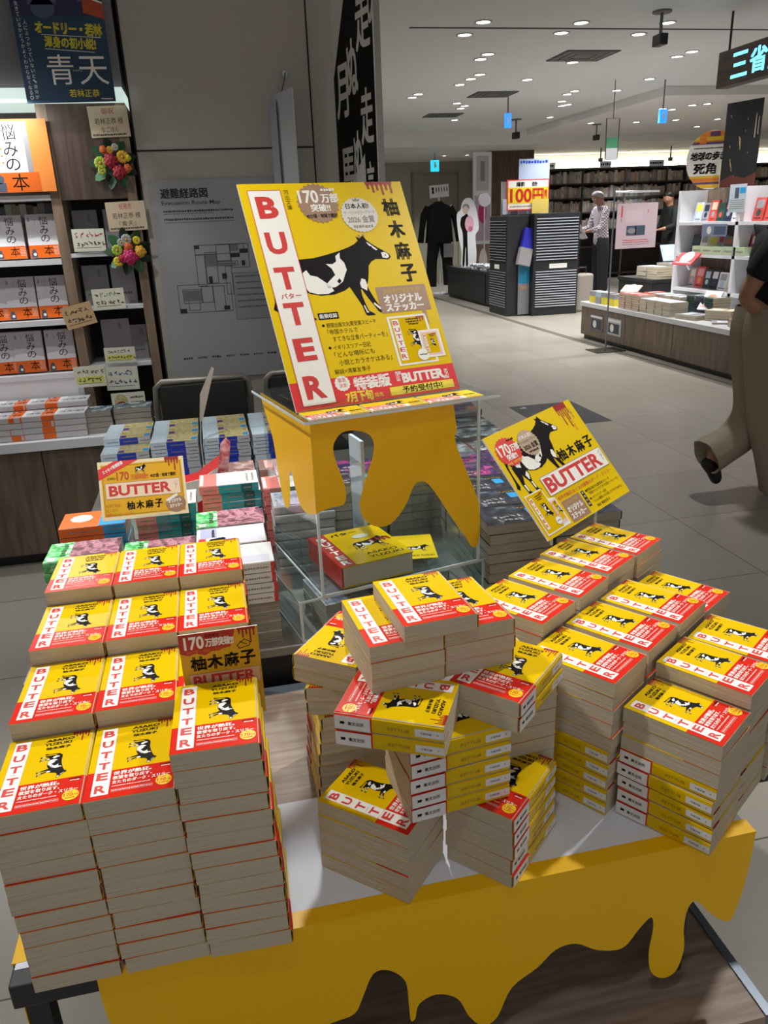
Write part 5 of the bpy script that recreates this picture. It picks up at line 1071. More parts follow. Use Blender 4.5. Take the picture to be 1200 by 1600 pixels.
m = MB(); q.put(m, (-.30, -.01, .20), (.001, 0, 0), (0, 0, -.001), (0, -1, 0), .0012); m.build('lettering', t)
t = thing('note', 'yellow note stuck to lower right of the price sign', 'card', (4.50, 10.63, 1.44)); m = MB(); m.box(-.12, -.004, -.09, .12, 0, .09, mat('note_yellow', 'E8D06A', .5)); m.build('sheet', t)
t = thing('sign_sheet', 'pale blue sheet standing behind the price sign', 'sign', (4.47, 10.80, 1.85)); m = MB(); m.box(-.22, -.004, -.505, .22, 0, .19, mat('pale_blue_sheet', 'B4C8E4', .5)); q = Print(); q.dashes(20, 20, 420, 40, BLUE, 1, 3); q.put(m, (-.22, -.004, .19), (.001, 0, 0), (0, 0, -.001), (0, -1, 0), .001); m.build('sheet', t)
t = thing('display_stand', 'grey sheet metal sign back standing on left cabinet', 'sign', (4.17, 10.95, 1.331)); m = MB(); m.box(-.11, -.01, 0, .16, .01, .44, mat('grey_sheet', '8A8C90', .5)); m.build('panel', t)
t = thing('notice', 'pale notices taped on the grey panel above left cabinet', 'notice', (4.12, 10.925, 1.45)); m = MB(); m.box(-.05, -.004, -.10, .07, 0, .10, SHM['pale blue']); m.build('sheet', t); m = MB(); m.box(.04, -.008, .08, .10, -.0045, .20, SHM['cream']); m.build('slip', t)
t = thing('side_poster', 'tall blue and grey leaflet panel between the cabinets', 'poster', (4.20, 10.63, .02)); m = MB(); m.box(.0, -.014, 0, .165, 0, .72, mat('ash_panel', '7A7C84', .5)); m.build('panel', t); q = Print(); q.rect(0, 0, 165, 300, mat('teal_blue_print', '1A7AA0', .5), 1); q.rect(30, 330, 130, 380, BROWN, 1); m = MB(); q.put(m, (0, -.014, .72), (.001, 0, 0), (0, 0, -.001), (0, -1, 0), .0008); m.build('printed_artwork', t)
t = thing('leaflet_box', 'tilted blue and grey leaflet box hanging on left cabinet corner', 'leaflet box', (4.215, 10.57, .72), 0, None, (R(-6), R(14), 0)); m = MB(); m.box(-.05, -.04, .20, .12, .035, .46, mat('royal_blue_box', '2A2AA8', .4)); m.build('blue_leaflets', t); m = MB(); m.box(-.06, -.05, -.03, .12, .035, .20, GB); m.build('holder', t)
t = thing('suitcase', 'pale suitcase like bag standing right of slatted cabinet', 'bag', (5.22, 10.75, 0)); m = MB(); m.box(-.13, -.12, .0, .13, .12, .52, mat('pale_bag', '9A928A', .5), .03); m.build('body', t); m = MB(); m.tube([(-.06, 0, .52), (-.06, 0, .60), (.06, 0, .60), (.06, 0, .52)], .012, BLKS, 8); m.build('handle', t)

# black low counter with newspapers, cut-out figure, advert panel
counter('display_counter', 'low black counter with newspapers behind the drawer cabinets', 4.22, 11.45, 5.0, 14.2, .53, CAB, CAB, ((12.1, 14.1), (11.5, 12.05)), ((4.24, 4.98),))
for k in range(10):
    o = MB(); w, h = .14, .2; n = 8; vs = []; hh = .02+.02*(k % 3)
    for i in range(n+1):
        z = .012 + .012*math.sin(i*1.3+k); vs += [(-w+2*w*i/n, -h, z), (-w+2*w*i/n, h, z+.02)]
    vs2 = [(a, b2, 0) for a, b2, c2 in vs]; o.add(vs, [(2*i, 2*i+2, 2*i+3, 2*i+1) for i in range(n)], SHM['white'] if k % 2 else SHM['pale blue']); b0 = len(vs)
    o.add(vs + vs2, [(2*i+1, 2*i+3, b0+2*i+3, b0+2*i+1) for i in range(n)] + [(2*i, b0+2*i, b0+2*i+2, 2*i+2) for i in range(n)] + [(0, 1, b0+1, b0), (2*n, b0+2*n, b0+2*n+1, 2*n+1)] + [(b0+2*i, b0+2*i+1, b0+2*i+3, b0+2*i+2) for i in range(n)], SHM['grey'])
    ob = o.build('newspaper', None, (4.44+.02*(k % 2), 11.62+.155*2*(k % 5)*.95, .531 + (.047 if k >= 5 else 0))); ob.rotation_euler = (0, 0, R(80+7*(k % 4))); tag(ob, '%s newspaper, %s along the black counter, %s layer' % ('white' if k % 2 else 'pale blue', ORD[k % 5+1].replace('topmost', 'first'), 'upper' if k >= 5 else 'lower'), 'newspaper', 'newspapers on the black counter')
t = thing('cutout_stand', 'white edged cut-out figure in dark suit with pink bouquet', 'cut-out', (4.39, 13.45, .531))
m = MB(); m.prism(spline([(-.10, .0), (.12, .0), (.16, .22), (.14, .50), (.20, .62), (.17, .86), (.13, 1.0), (.06, 1.10), (-.04, 1.10), (-.10, 1.02), (-.12, .93), (-.19, .84), (-.16, .5), (-.11, .25)], 4, True), (0, 0, 0), (1,0,0), (0,0,1), (0,-1,0), .01, SHM['white']); m.build('board', t)
q = Print(); q.poly(spline([(130, 290), (180, 260), (215, 300), (215, 420), (195, 560), (200, 800), (205, 1080), (170, 1085), (168, 820), (158, 820), (140, 1085), (105, 1080), (118, 780), (110, 560), (70, 440), (85, 320)], 3, True), BLK, 1); q.circle(165, 200, 52, mat('figure_skin', 'C8B0A4', .6), 2, 20, 62); q.circle(170, 160, 62, mat('figure_hair', '8A8084', .6), 1, 20, 60); q.circle(230, 420, 80, mat('soft_pink_bouquet', 'D8A8B8', .6), 3, 14, 130); q.circle(250, 500, 40, mat('deep_pink_bouquet', 'B86A80', .6), 4)
m = MB(); q.put(m, (-.2, -.0002, 1.12), (.001, 0, 0), (0, 0, -.001), (0, -1, 0), .0015); m.build('printed_figure', t); m = MB(); m.box(-.1, .001, 0, .1, .10, .006, SHM['white']); m.build('foot', t)
t = thing('advert_panel', 'tall lilac advert panel with photos left of the brown column', 'advert', (5.04, 14.6, 0)); m = MB(); m.box(-.17, -.03, 0, .17, .03, 2.42, SHW); m.build('panel', t); q = Print(); q.rect(60, 60, 340, 640, mat('pale_panel_grey', 'C0BCB8', .5), 1); q.rect(150, 150, 250, 480, mat('mid_panel_grey', '8A8680', .5), 2); q.rect(20, 720, 380, 1500, mat('lilac_advert', 'C4B0C0', .5), 1); q.circle(200, 1000, 90, MAG, 2, 20, 200); q.rect(40, 1560, 380, 2300, mat('photo_brown', '8E7068', .5), 1); q.circle(220, 1900, 100, STG, 2, 20, 260)
m = MB(); q.put(m, (-.17, -.03, 2.42), (.00085, 0, 0), (0, 0, -.001), (0, -1, 0), .001); m.build('printed_artwork', t)
m = MB(); m.box(5.27, 14.9, 0, 6.16, 15.5, 2.46, ramp_mat('column_wood', [(.3, '3E2C20'), (.6, '5A4432')], (12, 12, 1.2), 3.0, 5.0, .5, .5)); struct('column', m)
t = thing('floor_fan', 'small grey round fan on a pole beside the brown column', 'fan', (4.40, 12.62, .53)); m = MB(); m.cyl((0, 0, .001), .08, .02, GB); m.build('base', t); m = MB(); m.tube([(0, 0, .02), (0, 0, .95)], .012, GB, 8); m.build('pole', t); m = MB(); m.prism([(.10*math.cos(2*PI*k/24), 1.05+.10*math.sin(2*PI*k/24)) for k in range(24)], (0, -.015, 0), (1,0,0), (0,0,1), (0,-1,0), .03, GB); m.build('head', t)
# clothes on a dress form
t = thing('dress_form', 'black long sleeved outfit on a stand with white sign on top', 'mannequin', (4.25, 14.7, 0)); CLO = mat('black_cloth', '0E0E11', .8)
m = MB(); m.cyl((0, 0, 0), .17, .015, SHW, 24); m.build('base', t); m = MB(); m.tube([(0, 0, .015), (0, 0, 1.70)], .018, SHW, 10); m.build('pole', t)
m = MB(); n = 20; prof = [(.92, .27, .16), (1.1, .25, .15), (1.3, .235, .14), (1.45, .24, .13), (1.54, .22, .115), (1.60, .11, .08), (1.63, .07, .06)]
vs = [(a*math.cos(2*PI*k/n), b2*math.sin(2*PI*k/n), z) for z, a, b2 in prof for k in range(n)]; m.add(vs, [(i*n+k, i*n+(k+1) % n, (i+1)*n+(k+1) % n, (i+1)*n+k) for i in range(len(prof)-1) for k in range(n)], CLO, True); m.add(vs[:n], [list(range(n-1, -1, -1))], CLO); m.build('top', t)
for sx in (-1, 1): m = MB(); m.tube([(sx*.20, 0, 1.53), (sx*.29, .0, 1.40), (sx*.335, -.02, 1.15), (sx*.37, -.04, .93)], [.07, .065, .055, .06], CLO, 12); m.build('sleeve', t)
for sx, zb in ((-1, .14), (1, .16)): m = MB(); m.tube([(sx*.10, 0, .95), (sx*.15, 0, .6), (sx*.17, -.01, zb)], [.12, .10, .095], CLO, 14); m.build('trouser_leg', t)
m = MB(); m.obox((0, -.03, 1.80), Vector((1, 0, .06)).normalized(), Vector((-.06, 0, 1)).normalized(), (0, -1, 0), .36, .21, .006, SHM['white']); q = Print(); q.circle(56, 70, 22, BLK, 1, 12, 30); q.rect(38, 100, 74, 150, BLK, 1); [q.circle(120+k*50, 90, 9, BLK, 1, 10, 46) for k in range(5)]; q.put(m, (-.18, -.03, 1.905), (.001, 0, .00006), (.00006, 0, -.001), (0, -1, 0), .001); m.build('sign', t)
m = MB(); m.box(.03, -.18, .66, .22, -.172, .90, SHM['grey']); m.build('tag', t)
# door in the far wall
m = MB(); m.box(4.44, 17.26, 0, 5.40, 17.3, 2.22, mat('door_greige', '8E8A7A', .6)); m.box(4.40, 17.27, 0, 4.44, 17.3, 2.26, mat('door_frame_greige', '7A7668', .6)); m.box(5.40, 17.27, 0, 5.44, 17.3, 2.26, mat('door_frame_greige')); struct('door_1', m)

# ------------------------------------------------------------ far bookshelves with cove light
t = thing('bookshelf', 'long dark bookshelf wall along the far end of the shop', 'bookshelf', (10.0, 16.2, 0)); FSD = mat('dark_shelf_brown', '2E2420', .6)
m = MB(); m.box(-4.2, .12, 0, 4.6, .15, 2.2, FSD); m.build('back_panel', t)
for z in (.10, .66, 1.00, 1.34, 1.62, 1.90, 2.18): m = MB(); m.box(-4.2, -.15, z-.03, 4.6, .119, z, FSD); m.build('shelf', t)
for k in range(10): m = MB(); m.box(-4.2+k*.95, -.149, 0, -4.17+k*.95, -.112, 2.149, FSD if k != 3 else MWOOD); m.build('upright', t)
FPAL = [mat('far_spine_%s' % n, c, .6) for n, c in (('cream', 'A89E90'), ('tan', '9A8A7A'), ('grey', '8A8684'), ('rose', '9A7A78'), ('slate', '6A6E78'), ('ivory', 'B8B2A8'))]
for si, z in enumerate((1.001, 1.341, 1.621, 1.901)):
    spine_row(6.78+.01*si, 10.0, 16.09, z, .17, .235, 'book in the %s row of the far dark bookshelf' % ('lowest seen', 'third', 'second', 'top')[si], 'shelf_book', d=.12, grp='%s row of books on the far bookshelf' % ('lowest seen', 'third', 'second', 'top')[si], seed=40+si, wmin=.035, wmax=.075, pal=FPAL)
m = MB(); rn = random.Random(9)
for z in (1.001, 1.341, 1.621, 1.901):
    x = 10.1
    while x < 14.4: w = rn.uniform(.03, .06); m.box(x, 16.09, z, x+w-.002, 16.22, z+rn.uniform(.17, .23), rn.choice(FPAL)); x += w
tag(m.build('shelf_books'), 'remaining rows of books at the right of the far bookshelf', 'books', None, 'stuff')
m = MB(); m.box(5.75, 16.36, 2.2, 14.9, 16.4, 2.45, mat('cove_wall', 'E8E4D4', .7)); m.box(5.75, 16.34, 0, 5.79, 17.29, 2.45, FARW); struct('wall_cove', m)
t = thing('cove_light', 'long warm white cove light strip above the far bookshelf', 'light', (10.3, 16.30, 2.205)); m = MB(); m.box(-4.3, -.02, 0, 4.3, .02, .02, mat('cove_tube', 'FFFFFF', .5, emit='FFF6DC', estr=22)); m.build('tube', t); m = MB(); m.box(-4.3, -.03, -.004, 4.3, .03, 0, SHW); m.build('channel', t)
for k, (x, w) in enumerate(((6.95, .30), (8.2, .25), (9.35, .34))): t = thing('shelf_sign', '%s small shelf sign plate on top of far bookshelf' % ('left', 'middle', 'right')[k], 'sign', (x, 16.06, 2.181)); m = MB(); m.box(-w/2, -.005, 0, w/2, .005, .12, SHM['pale blue'] if k else SHM['white']); q = Print(); q.dashes(20, 30, w*900, 50, BLK, 1, k); q.put(m, (-w/2, -.005, .12), (.001, 0, 0), (0, 0, -.001), (0, -1, 0), .001); m.build('plate', t)
# middle counter with magazine stacks
counter('display_counter', 'dark counter stacked with grey magazines in mid shop', 5.75, 9.75, 7.9, 10.7, .46, CAB, CAB, ((9.77, 10.68),), ((5.77, 7.88),))
k = 0
for i, x in enumerate((5.95, 6.25, 6.55, 6.85, 7.15)):
    for j, y in enumerate((9.92, 10.2)): sstack(('grey', 'pale blue', 'white', 'grey', 'pink')[i] if j == 0 else ('pale blue', 'grey', 'cream', 'white', 'grey')[i], x, y, .46, (5, 6, 5, 6, 5)[i], '%s pile, %s line of dark mid-shop counter' % (('first', 'second', 'third', 'fourth', 'fifth')[i], ('front', 'back')[j]), 0, .24, .25, .03, 'magazine piles on the mid-shop counter')
tilt_cover('tilted beige magazine cover on the mid-shop counter', 6.85, 10.18, .66, .3, .3, 10, 30, SHM['orange'], SHM['cream'])
tilt_cover('tilted pale blue magazine cover, mid-shop counter', 6.25, 10.18, .66, .22, .24, 0, 30, SHM['pale blue'], SHM['white'])

# ------------------------------------------------------------ ceiling fittings
LENS = mat('downlight_lens', 'FFFFFF', .4, emit='FFF9EE', estr=14); TRIM = mat('downlight_trim', 'C4C2BE', .4)
def downlight(label, x, y, z, r_=.055):
    t = thing('ceiling_downlight', label, 'ceiling light', (x, y, z), 0, 'recessed ceiling downlights')
    m = MB(); n = 20; vs = []
    for rr0, zz in ((r_*1.25, 0), (r_*1.25, -.006), (r_, -.008), (r_*.95, -.002)): vs += [(rr0*math.cos(2*PI*k/n), rr0*math.sin(2*PI*k/n), zz) for k in range(n)]
    m.add(vs, [(i*n+k, (i+1)*n+k, (i+1)*n+(k+1) % n, i*n+(k+1) % n) for i in range(3) for k in range(n)], TRIM, True); m.build('trim_ring', t)
    m = MB(); m.add([(r_*.95*math.cos(2*PI*k/n), r_*.95*math.sin(2*PI*k/n), -.0025) for k in range(n)], [list(range(n-1, -1, -1))], LENS); m.build('lens', t); return t
DLS = [(2.22,6.42),(2.21,6.84),(3.0,6.76),(2.67,7.59),(2.68,7.82),(2.94,8.6),(2.93,8.86),(2.92,9.22),(3.59,8.93),(2.62,9.86),(2.61,10.1),(3.33,10.63),(3.51,10.87),(3.53,11.1),(3.83,12.34),(5.29,12.22),(4.74,10.58),(4.96,10.88),(4.92,10.99),(4.54,9.99),(3.01,6.42),(3.73,6.4),(3.7,6.79),(4.62,7.71),(4.63,7.48),(5.04,8.94),(4.52,9.74),(5.06,9.73),(3.65,7.71),(3.67,7.98)]
d0 = None
DN = ['first', 'second', 'third', 'fourth', 'fifth', 'sixth', 'seventh', 'eighth', 'ninth', 'tenth', 'eleventh', 'twelfth', 'thirteenth', 'fourteenth', 'fifteenth', 'sixteenth', 'seventeenth', 'eighteenth', 'nineteenth', 'twentieth', 'twenty-first', 'twenty-second', 'twenty-third', 'twenty-fourth', 'twenty-fifth', 'twenty-sixth', 'twenty-seventh', 'twenty-eighth', 'twenty-ninth', 'thirtieth', 'thirty-first', 'thirty-second', 'thirty-third', 'thirty-fourth', 'thirty-fifth', 'thirty-sixth', 'thirty-seventh', 'thirty-eighth', 'thirty-ninth', 'fortieth', 'forty-first', 'forty-second', 'forty-third']
alls = [(x, y, CZ) for x, y in DLS] + [(x, y, 2.60) for x, y in ((6.65,12.1),(5.9,12.1),(7.2,11.9),(6.45,10.3),(6.6,10.2),(6.2,10.6),(6.4,10.7),(7.9,11.9),(8.2,12.9))] + [(x, y, 2.46) for x, y in ((4.66,15.7),(5.11,15.68),(8.56,15.7))]
order = sorted(range(len(alls)), key=lambda i: alls[i][1])
for rank, i in enumerate(order):
    lb = 'round recessed ceiling downlight, %s nearest of the row of lights' % DN[rank]
    if d0 is None: d0 = downlight(lb, *alls[i])
    else: dup(d0, alls[i], (0, 0, 0), lb)
VNT = mat('vent_grey', '6A6866', .6); VND = mat('vent_dark', '33312F', .7)
for lb, x, y, sx, sy in (('square ceiling air vent nearest the camera', 3.62, 7.66, .26, .24), ('square ceiling air vent in middle distance', 3.55, 9.92, .25, .22), ('square ceiling air vent furthest away', 3.48, 11.78, .25, .2)):
    t = thing('ceiling_vent', lb, 'vent', (x, y, CZ)); m = MB(); m.box(-sx, -sy, -.008, sx, sy, 0, VNT); m.build('frame', t)
    for k in range(3): f_ = 1-.28*k; m = MB(); q = Print(); q.frame(-sx*f_, -sy*f_, sx*f_, sy*f_, .022, VND, 1); q.put(m, (0, 0, -.008), (1, 0, 0), (0, -1, 0), (0, 0, -1), .0015); m.build('louvre', t)
def ceil_cam(label, x, y, z, s=1.0):
    t = thing('security_camera', label, 'camera', (x, y, z)); m = MB(); m.cyl((0, 0, -.012), .07*s, .012, VNT, 20); m.build('mount', t); m = MB(); m.tube([(0, 0, -.012), (0, 0, -.15*s)], .012*s, VNT, 8); m.build('stem', t); m = MB(); m.box(-.032*s, -.06*s, -.225*s, .032*s, .06*s, -.15*s, BLKS, .006); m.build('body', t)
ceil_cam('dark security camera on a stem, nearest on ceiling', 3.48, 6.06, CZ); ceil_cam('small dark ceiling camera beside the blue exit sign', 4.82, 12.4, CZ, 1.2); ceil_cam('small dark ceiling camera in far middle', 6.1, 12.3, 2.60)
EXM = mat('exit_glow_blue', '3A8CE8', .4, emit='2A7CFF', estr=1.6); EXG = mat('exit_glow_aqua', '40B8D0', .4, emit='20C0E0', estr=1.3)
def exit_sign(label, x, y, z0, z1, w, zc, mm):
    t = thing('exit_sign', label, 'sign', (x, y, (z0+z1)/2)); h = (z1-z0)/2; m = MB(); m.box(-w/2, -.02, -h, w/2, .02, h, mm); m.build('panel', t); m = MB(); m.tube([(0, 0, h), (0, 0, zc-(z0+z1)/2)], .008, VNT, 8); m.build('rod', t)
    q = Print(); q.circle(w*500, h*500, w*130, WHI, 1, 10); q.poly([(w*350, h*700), (w*650, h*700), (w*720, h*1500), (w*560, h*1200), (w*380, h*1600)], WHI, 1); m = MB(); q.put(m, (-w/2, -.02, h), (.001, 0, 0), (0, 0, -.001), (0, -1, 0), .001); m.build('pictogram', t)
exit_sign('small glowing blue exit sign hanging in middle of ceiling', 3.78, 10.0, 2.34, 2.50, .075, CZ, EXM); exit_sign('small glowing blue exit sign at the right, over far shelves', 5.27, 9.0, 2.26, 2.40, .085, CZ, EXM); exit_sign('glowing aqua exit sign above the far greige door', 4.24, 14.9, 2.14, 2.33, .15, 2.46, EXG)
t = thing('hanging_sign', 'slim hanging frame with small green sign at its bottom', 'sign', (4.66, 9.0, 2.10)); m = MB(); m.tube([(-.075, 0, -.20), (-.08, 0, .215), (.08, 0, .215), (.075, 0, -.20)], .006, VND, 8); m.build('frame', t); m = MB(); m.tube([(0, 0, .215), (0, 0, .6)], .004, VND, 6); m.build('cord', t); m = MB(); m.box(-.07, -.005, -.09, .07, .005, .02, mat('sign_green', '2C6A4A', .5)); m.build('green_plate', t); m = MB(); m.box(-.07, -.005, -.215, .07, .005, -.0905, SHM['grey']); m.build('grey_plate', t)
for k, (x, y, l) in enumerate(((7.45, 14.8, .18), (8.9, 14.8, .2))): t = thing('pendant', 'thin dark pendant rod hanging before bright cove, %s' % ('left', 'right')[k], 'pendant', (x, y, 2.46)); m = MB(); m.tube([(0, 0, 0), (0, 0, -l)], .012, VND, 8); m.build('rod', t); m = MB(); m.box(-.03, -.03, -l-.06, .03, .03, -l, VND); m.build('head', t)
# ------------------------------------------------------------ people
def skin_mesh(verts, edges, mat_, sub=2, root=0):
    """one continuous skinned surface; verts = (x, y, z, rx[, ry])"""
    me = bpy.data.meshes.new('figure'); me.from_pydata([v[:3] for v in verts], edges, []); o = bpy.data.objects.new('figure', me); COL.objects.link(o)
    md = o.modifiers.new('skin', 'SKIN'); md.use_smooth_shade = True; md.branch_smoothing = .4
    for i, v in enumerate(verts):
        sv = me.skin_vertices[0].data[i]; sv.radius = (v[3], v[4] if len(v) > 4 else v[3]); sv.use_root = (i == root)
    s = o.modifiers.new('subdivision', 'SUBSURF'); s.levels = sub; s.render_levels = sub
    dg = bpy.context.evaluated_depsgraph_get(); dg.update(); r = bpy.data.meshes.new_from_object(o.evaluated_get(dg))
    COL.objects.unlink(o); bpy.data.objects.remove(o); bpy.data.meshes.remove(me)
    r.materials.clear(); r.materials.append(mat_)
    for p in r.polygons: p.use_smooth = True
    return r
def person(label, loc, rz, pose, skin, top_m, leg_m, shoe_m, hair_m, sleeves='long', hair='short', wide=1.0, tubes=None):
    t = thing('person', label, 'person', loc, R(rz)); P = pose
    pel, che, nek, hd = P['pelvis'], P['chest'], P['neck'], P['head']
    hd = (hd[0], hd[1], hd[2]-.03)
    V = [(*pel, .075, .055), (*[(pel[i]+che[i])/2 for i in range(3)], .07, .05), (*che, .08, .05), (*nek, .058)]; E = [(0, 1), (1, 2), (2, 3)]
    hv = Vector(hd); up = (hv - Vector(nek)).normalized()
    V += [(*(hv - up*.05), .066, .078), (*(hv + up*.02), .084, .100), (*(hv + up*.08), .074, .090), (*(hv+up*.11), .045, .05)]; E += [(3, 4), (4, 5), (5, 6), (6, 7)]
    f = Vector(P['face']).normalized()
    n0 = len(V); V += [(*(hv - up*.01 + f*.082), .012), (*(hv - up*.018 + f*.100), .009)]; E += [(5, n0), (n0, n0+1)]               # nose
    s = f.cross(up).normalized()
    for q_ in (-1, 1): n0 = len(V); V += [(*(hv + s*q_*.078 - f*.01), .012), (*(hv + s*q_*.088 + up*.015 - f*.015), .012)]; E += [(5, n0), (n0, n0+1)]   # ears
    for side in ('l', 'r'):
        sh, el, wr = P['sh_'+side], P['el_'+side], P['wr_'+side]; n0 = len(V)
        V += [(*sh, .040), (*[(sh[i]*.5+el[i]*.5) for i in range(3)], .044), (*el, .038), (*[(el[i]*.6+wr[i]*.4) for i in range(3)], .038), (*wr, .025)]; E += [(2, n0), (n0, n0+1), (n0+1, n0+2), (n0+2, n0+3), (n0+3, n0+4)]
        d = (Vector(wr)-Vector(el)).normalized(); sd = d.cross(Vector((0, 0, 1))); sd = sd.normalized() if sd.length > .1 else Vector((1, 0, 0)); b_ = d.cross(sd).normalized()
        pm = Vector(wr) + d*.05; V.append((*pm, .034, .018)); E.append((n0+4, n0+5)); pi_ = n0+5
        for k, (off, ln) in enumerate(((-.027, .068), (-.009, .078), (.009, .073), (.027, .058))):
            b1 = pm + d*.035 + sd*off; m1 = b1 + d*ln*.5 - b_*.012; e1 = b1 + d*ln*.8 - b_*.036; i0 = len(V); V += [(*b1, .0095), (*m1, .009), (*e1, .008)]; E += [(pi_, i0), (i0, i0+1), (i0+1, i0+2)]
        t1 = pm - d*.012 - sd*.036; t2 = t1 + d*.035 - sd*.02 - b_*.012; i0 = len(V); V += [(*t1, .011), (*t2, .009)]; E += [(pi_, i0), (i0, i0+1)]
    for side in ('l', 'r'):
        hp, kn, an, to = P['hp_'+side], P['kn_'+side], P['an_'+side], P['to_'+side]; n0 = len(V)
        V += [(*hp, .088), (*[(hp[i]+kn[i])/2 for i in range(3)], .075), (*kn, .055), (*[(kn[i]*.6+an[i]*.4) for i in range(3)], .052), (*an, .036), (*to, .032, .024)]; E += [(0, n0)] + [(n0+i, n0+i+1) for i in range(5)]
    child('body', skin_mesh(V, E, skin, 1), t)
    # clothing follows the body
    V = [(pel[0], pel[1], pel[2]-.10, .155, .13), (*[(pel[i]+che[i])/2 for i in range(3)], .140, .112), (*che, .150, .112), (*[(che[i]*.12+nek[i]*.88) for i in range(3)], .078, .070)]; E = [(0, 1), (1, 2), (2, 3)]
    for side in ('l', 'r'):
        sh, el, wr = [Vector(P[k+side]) for k in ('sh_', 'el_', 'wr_')]; n0 = len(V); V.append((*sh, .068)); E.append((2, n0)); V.append((*(sh*.5+el*.5), .062)); E.append((n0, n0+1))
        if sleeves == 'long': V += [(*el, .055), (*(el*.25+wr*.75), .046)]; E += [(n0+1, n0+2), (n0+2, n0+3)]
        elif sleeves == 'short': V.append((*(sh*.32+el*.68), .066)); E.append((n0+1, n0+2))
    child('shirt', skin_mesh(V, E, top_m, 2), t)
    if tubes: tubes(t, leg_m)
    else:
        V = [(*pel, .135*wide, .112*wide), (pel[0], pel[1], pel[2]+.14, .125, .10)]; E = [(0, 1)]
        for side in ('l', 'r'):
            hp, kn, an = [Vector(P[k+side]) for k in ('hp_', 'kn_', 'an_')]; n0 = len(V); V += [(*hp, .105*wide), (*(hp*.5+kn*.5), .096*wide), (*kn, .085*wide), (*(kn*.5+an*.5), .084*wide), (*(kn*.08+an*.92), .086*wide)]; E += [(0, n0)] + [(n0+i, n0+i+1) for i in range(4)]
        child('trousers', skin_mesh(V, E, leg_m, 2), t)
    for side in ('l', 'r'):
        an, to = Vector(P['an_'+side]), Vector(P['to_'+side]); dd = (to-an); hl = an - Vector((dd.x, dd.y, 0)).normalized()*.03 if Vector((dd.x, dd.y)).length > .02 else an
        V = [(hl.x, hl.y, hl.z-.02, .042, .04), (*(an*.5+to*.5 - Vector((0, 0, .012))), .044, .036), (*(to-Vector((0, 0, .004))), .038, .026)]; child('shoe', skin_mesh(V, [(0, 1), (1, 2)], shoe_m, 2), t)
    # hair cap
    m = MB(); fu = up; hc = hv + up*.040 - f*.020; sc = Vector((1, 1, 1))
    vs = []; nn, kk = 18, 9
    for i in range(kk+1):
        a = PI*.5 - (PI*.80)*i/kk
        for j in range(nn):
            th = 2*PI*j/nn; dirv = s*math.cos(a)*math.cos(th)*.084 + f*math.cos(a)*math.sin(th)*.098 + fu*math.sin(a)*.088
            if math.sin(th) > .25 and a < .35: dirv = dirv*.82
            vs.append(hc + dirv)
    m.add(vs, [(i*nn+j, i*nn+(j+1) % nn, (i+1)*nn+(j+1) % nn, (i+1)*nn+j) for i in range(kk) for j in range(nn)], hair_m, True); m.add([vs[-nn+j] for j in range(nn)], [list(range(nn))], hair_m); m.build('hair', t)
    m = MB()
    for q_ in (-1, 1): c = hv + up*.012 + f*.078 + s*q_*.030; m2 = MB(); m2.sphere((c.x, c.y, c.z), .010, mat('eye_white', 'E8E4DE', .3), (1, 1, .6), 8, 6); c2 = c + f*.006; m2.sphere((c2.x, c2.y, c2.z), .006, BLK, (1, 1, .8), 8, 6); m2.build('eye', t)
    c = hv - up*.052 + f*.074; m.tube([tuple(c - s*.022), tuple(c + f*.004), tuple(c + s*.022)], .005, mat('lips', '9A5A50', .5), 6); m.build('mouth', t)
    return t
SKIN1 = mat('warm_skin', 'B48468', .5); SKIN2 = mat('tan_skin', '8A6450', .5)
KHA = mat('greige_trouser_cloth', 'A0937F', .8, bump=.15, bscale=400); BLT = mat('black_tee_cloth', '121114', .8); DKT = mat('dark_navy_trouser', '14151C', .8); SHOE = mat('dark_shoe', '1C1614', .5)
def plaid():
    m = bpy.data.materials.new('purple_white_check'); m.use_nodes = True; nt = m.node_tree; b = nt.nodes['Principled BSDF']; b.inputs['Roughness'].default_value = .8
    tc = nt.nodes.new('ShaderNodeTexCoord'); ck = nt.nodes.new('ShaderNodeTexChecker'); ck.inputs['Scale'].default_value = 44; ck.inputs['Color1'].default_value = lin('5A4A5C'); ck.inputs['Color2'].default_value = lin('D8D0D8'); nt.links.new(tc.outputs['Object'], ck.inputs['Vector']); nt.links.new(ck.outputs['Color'], b.inputs['Base Color']); return m
PLAID = plaid()
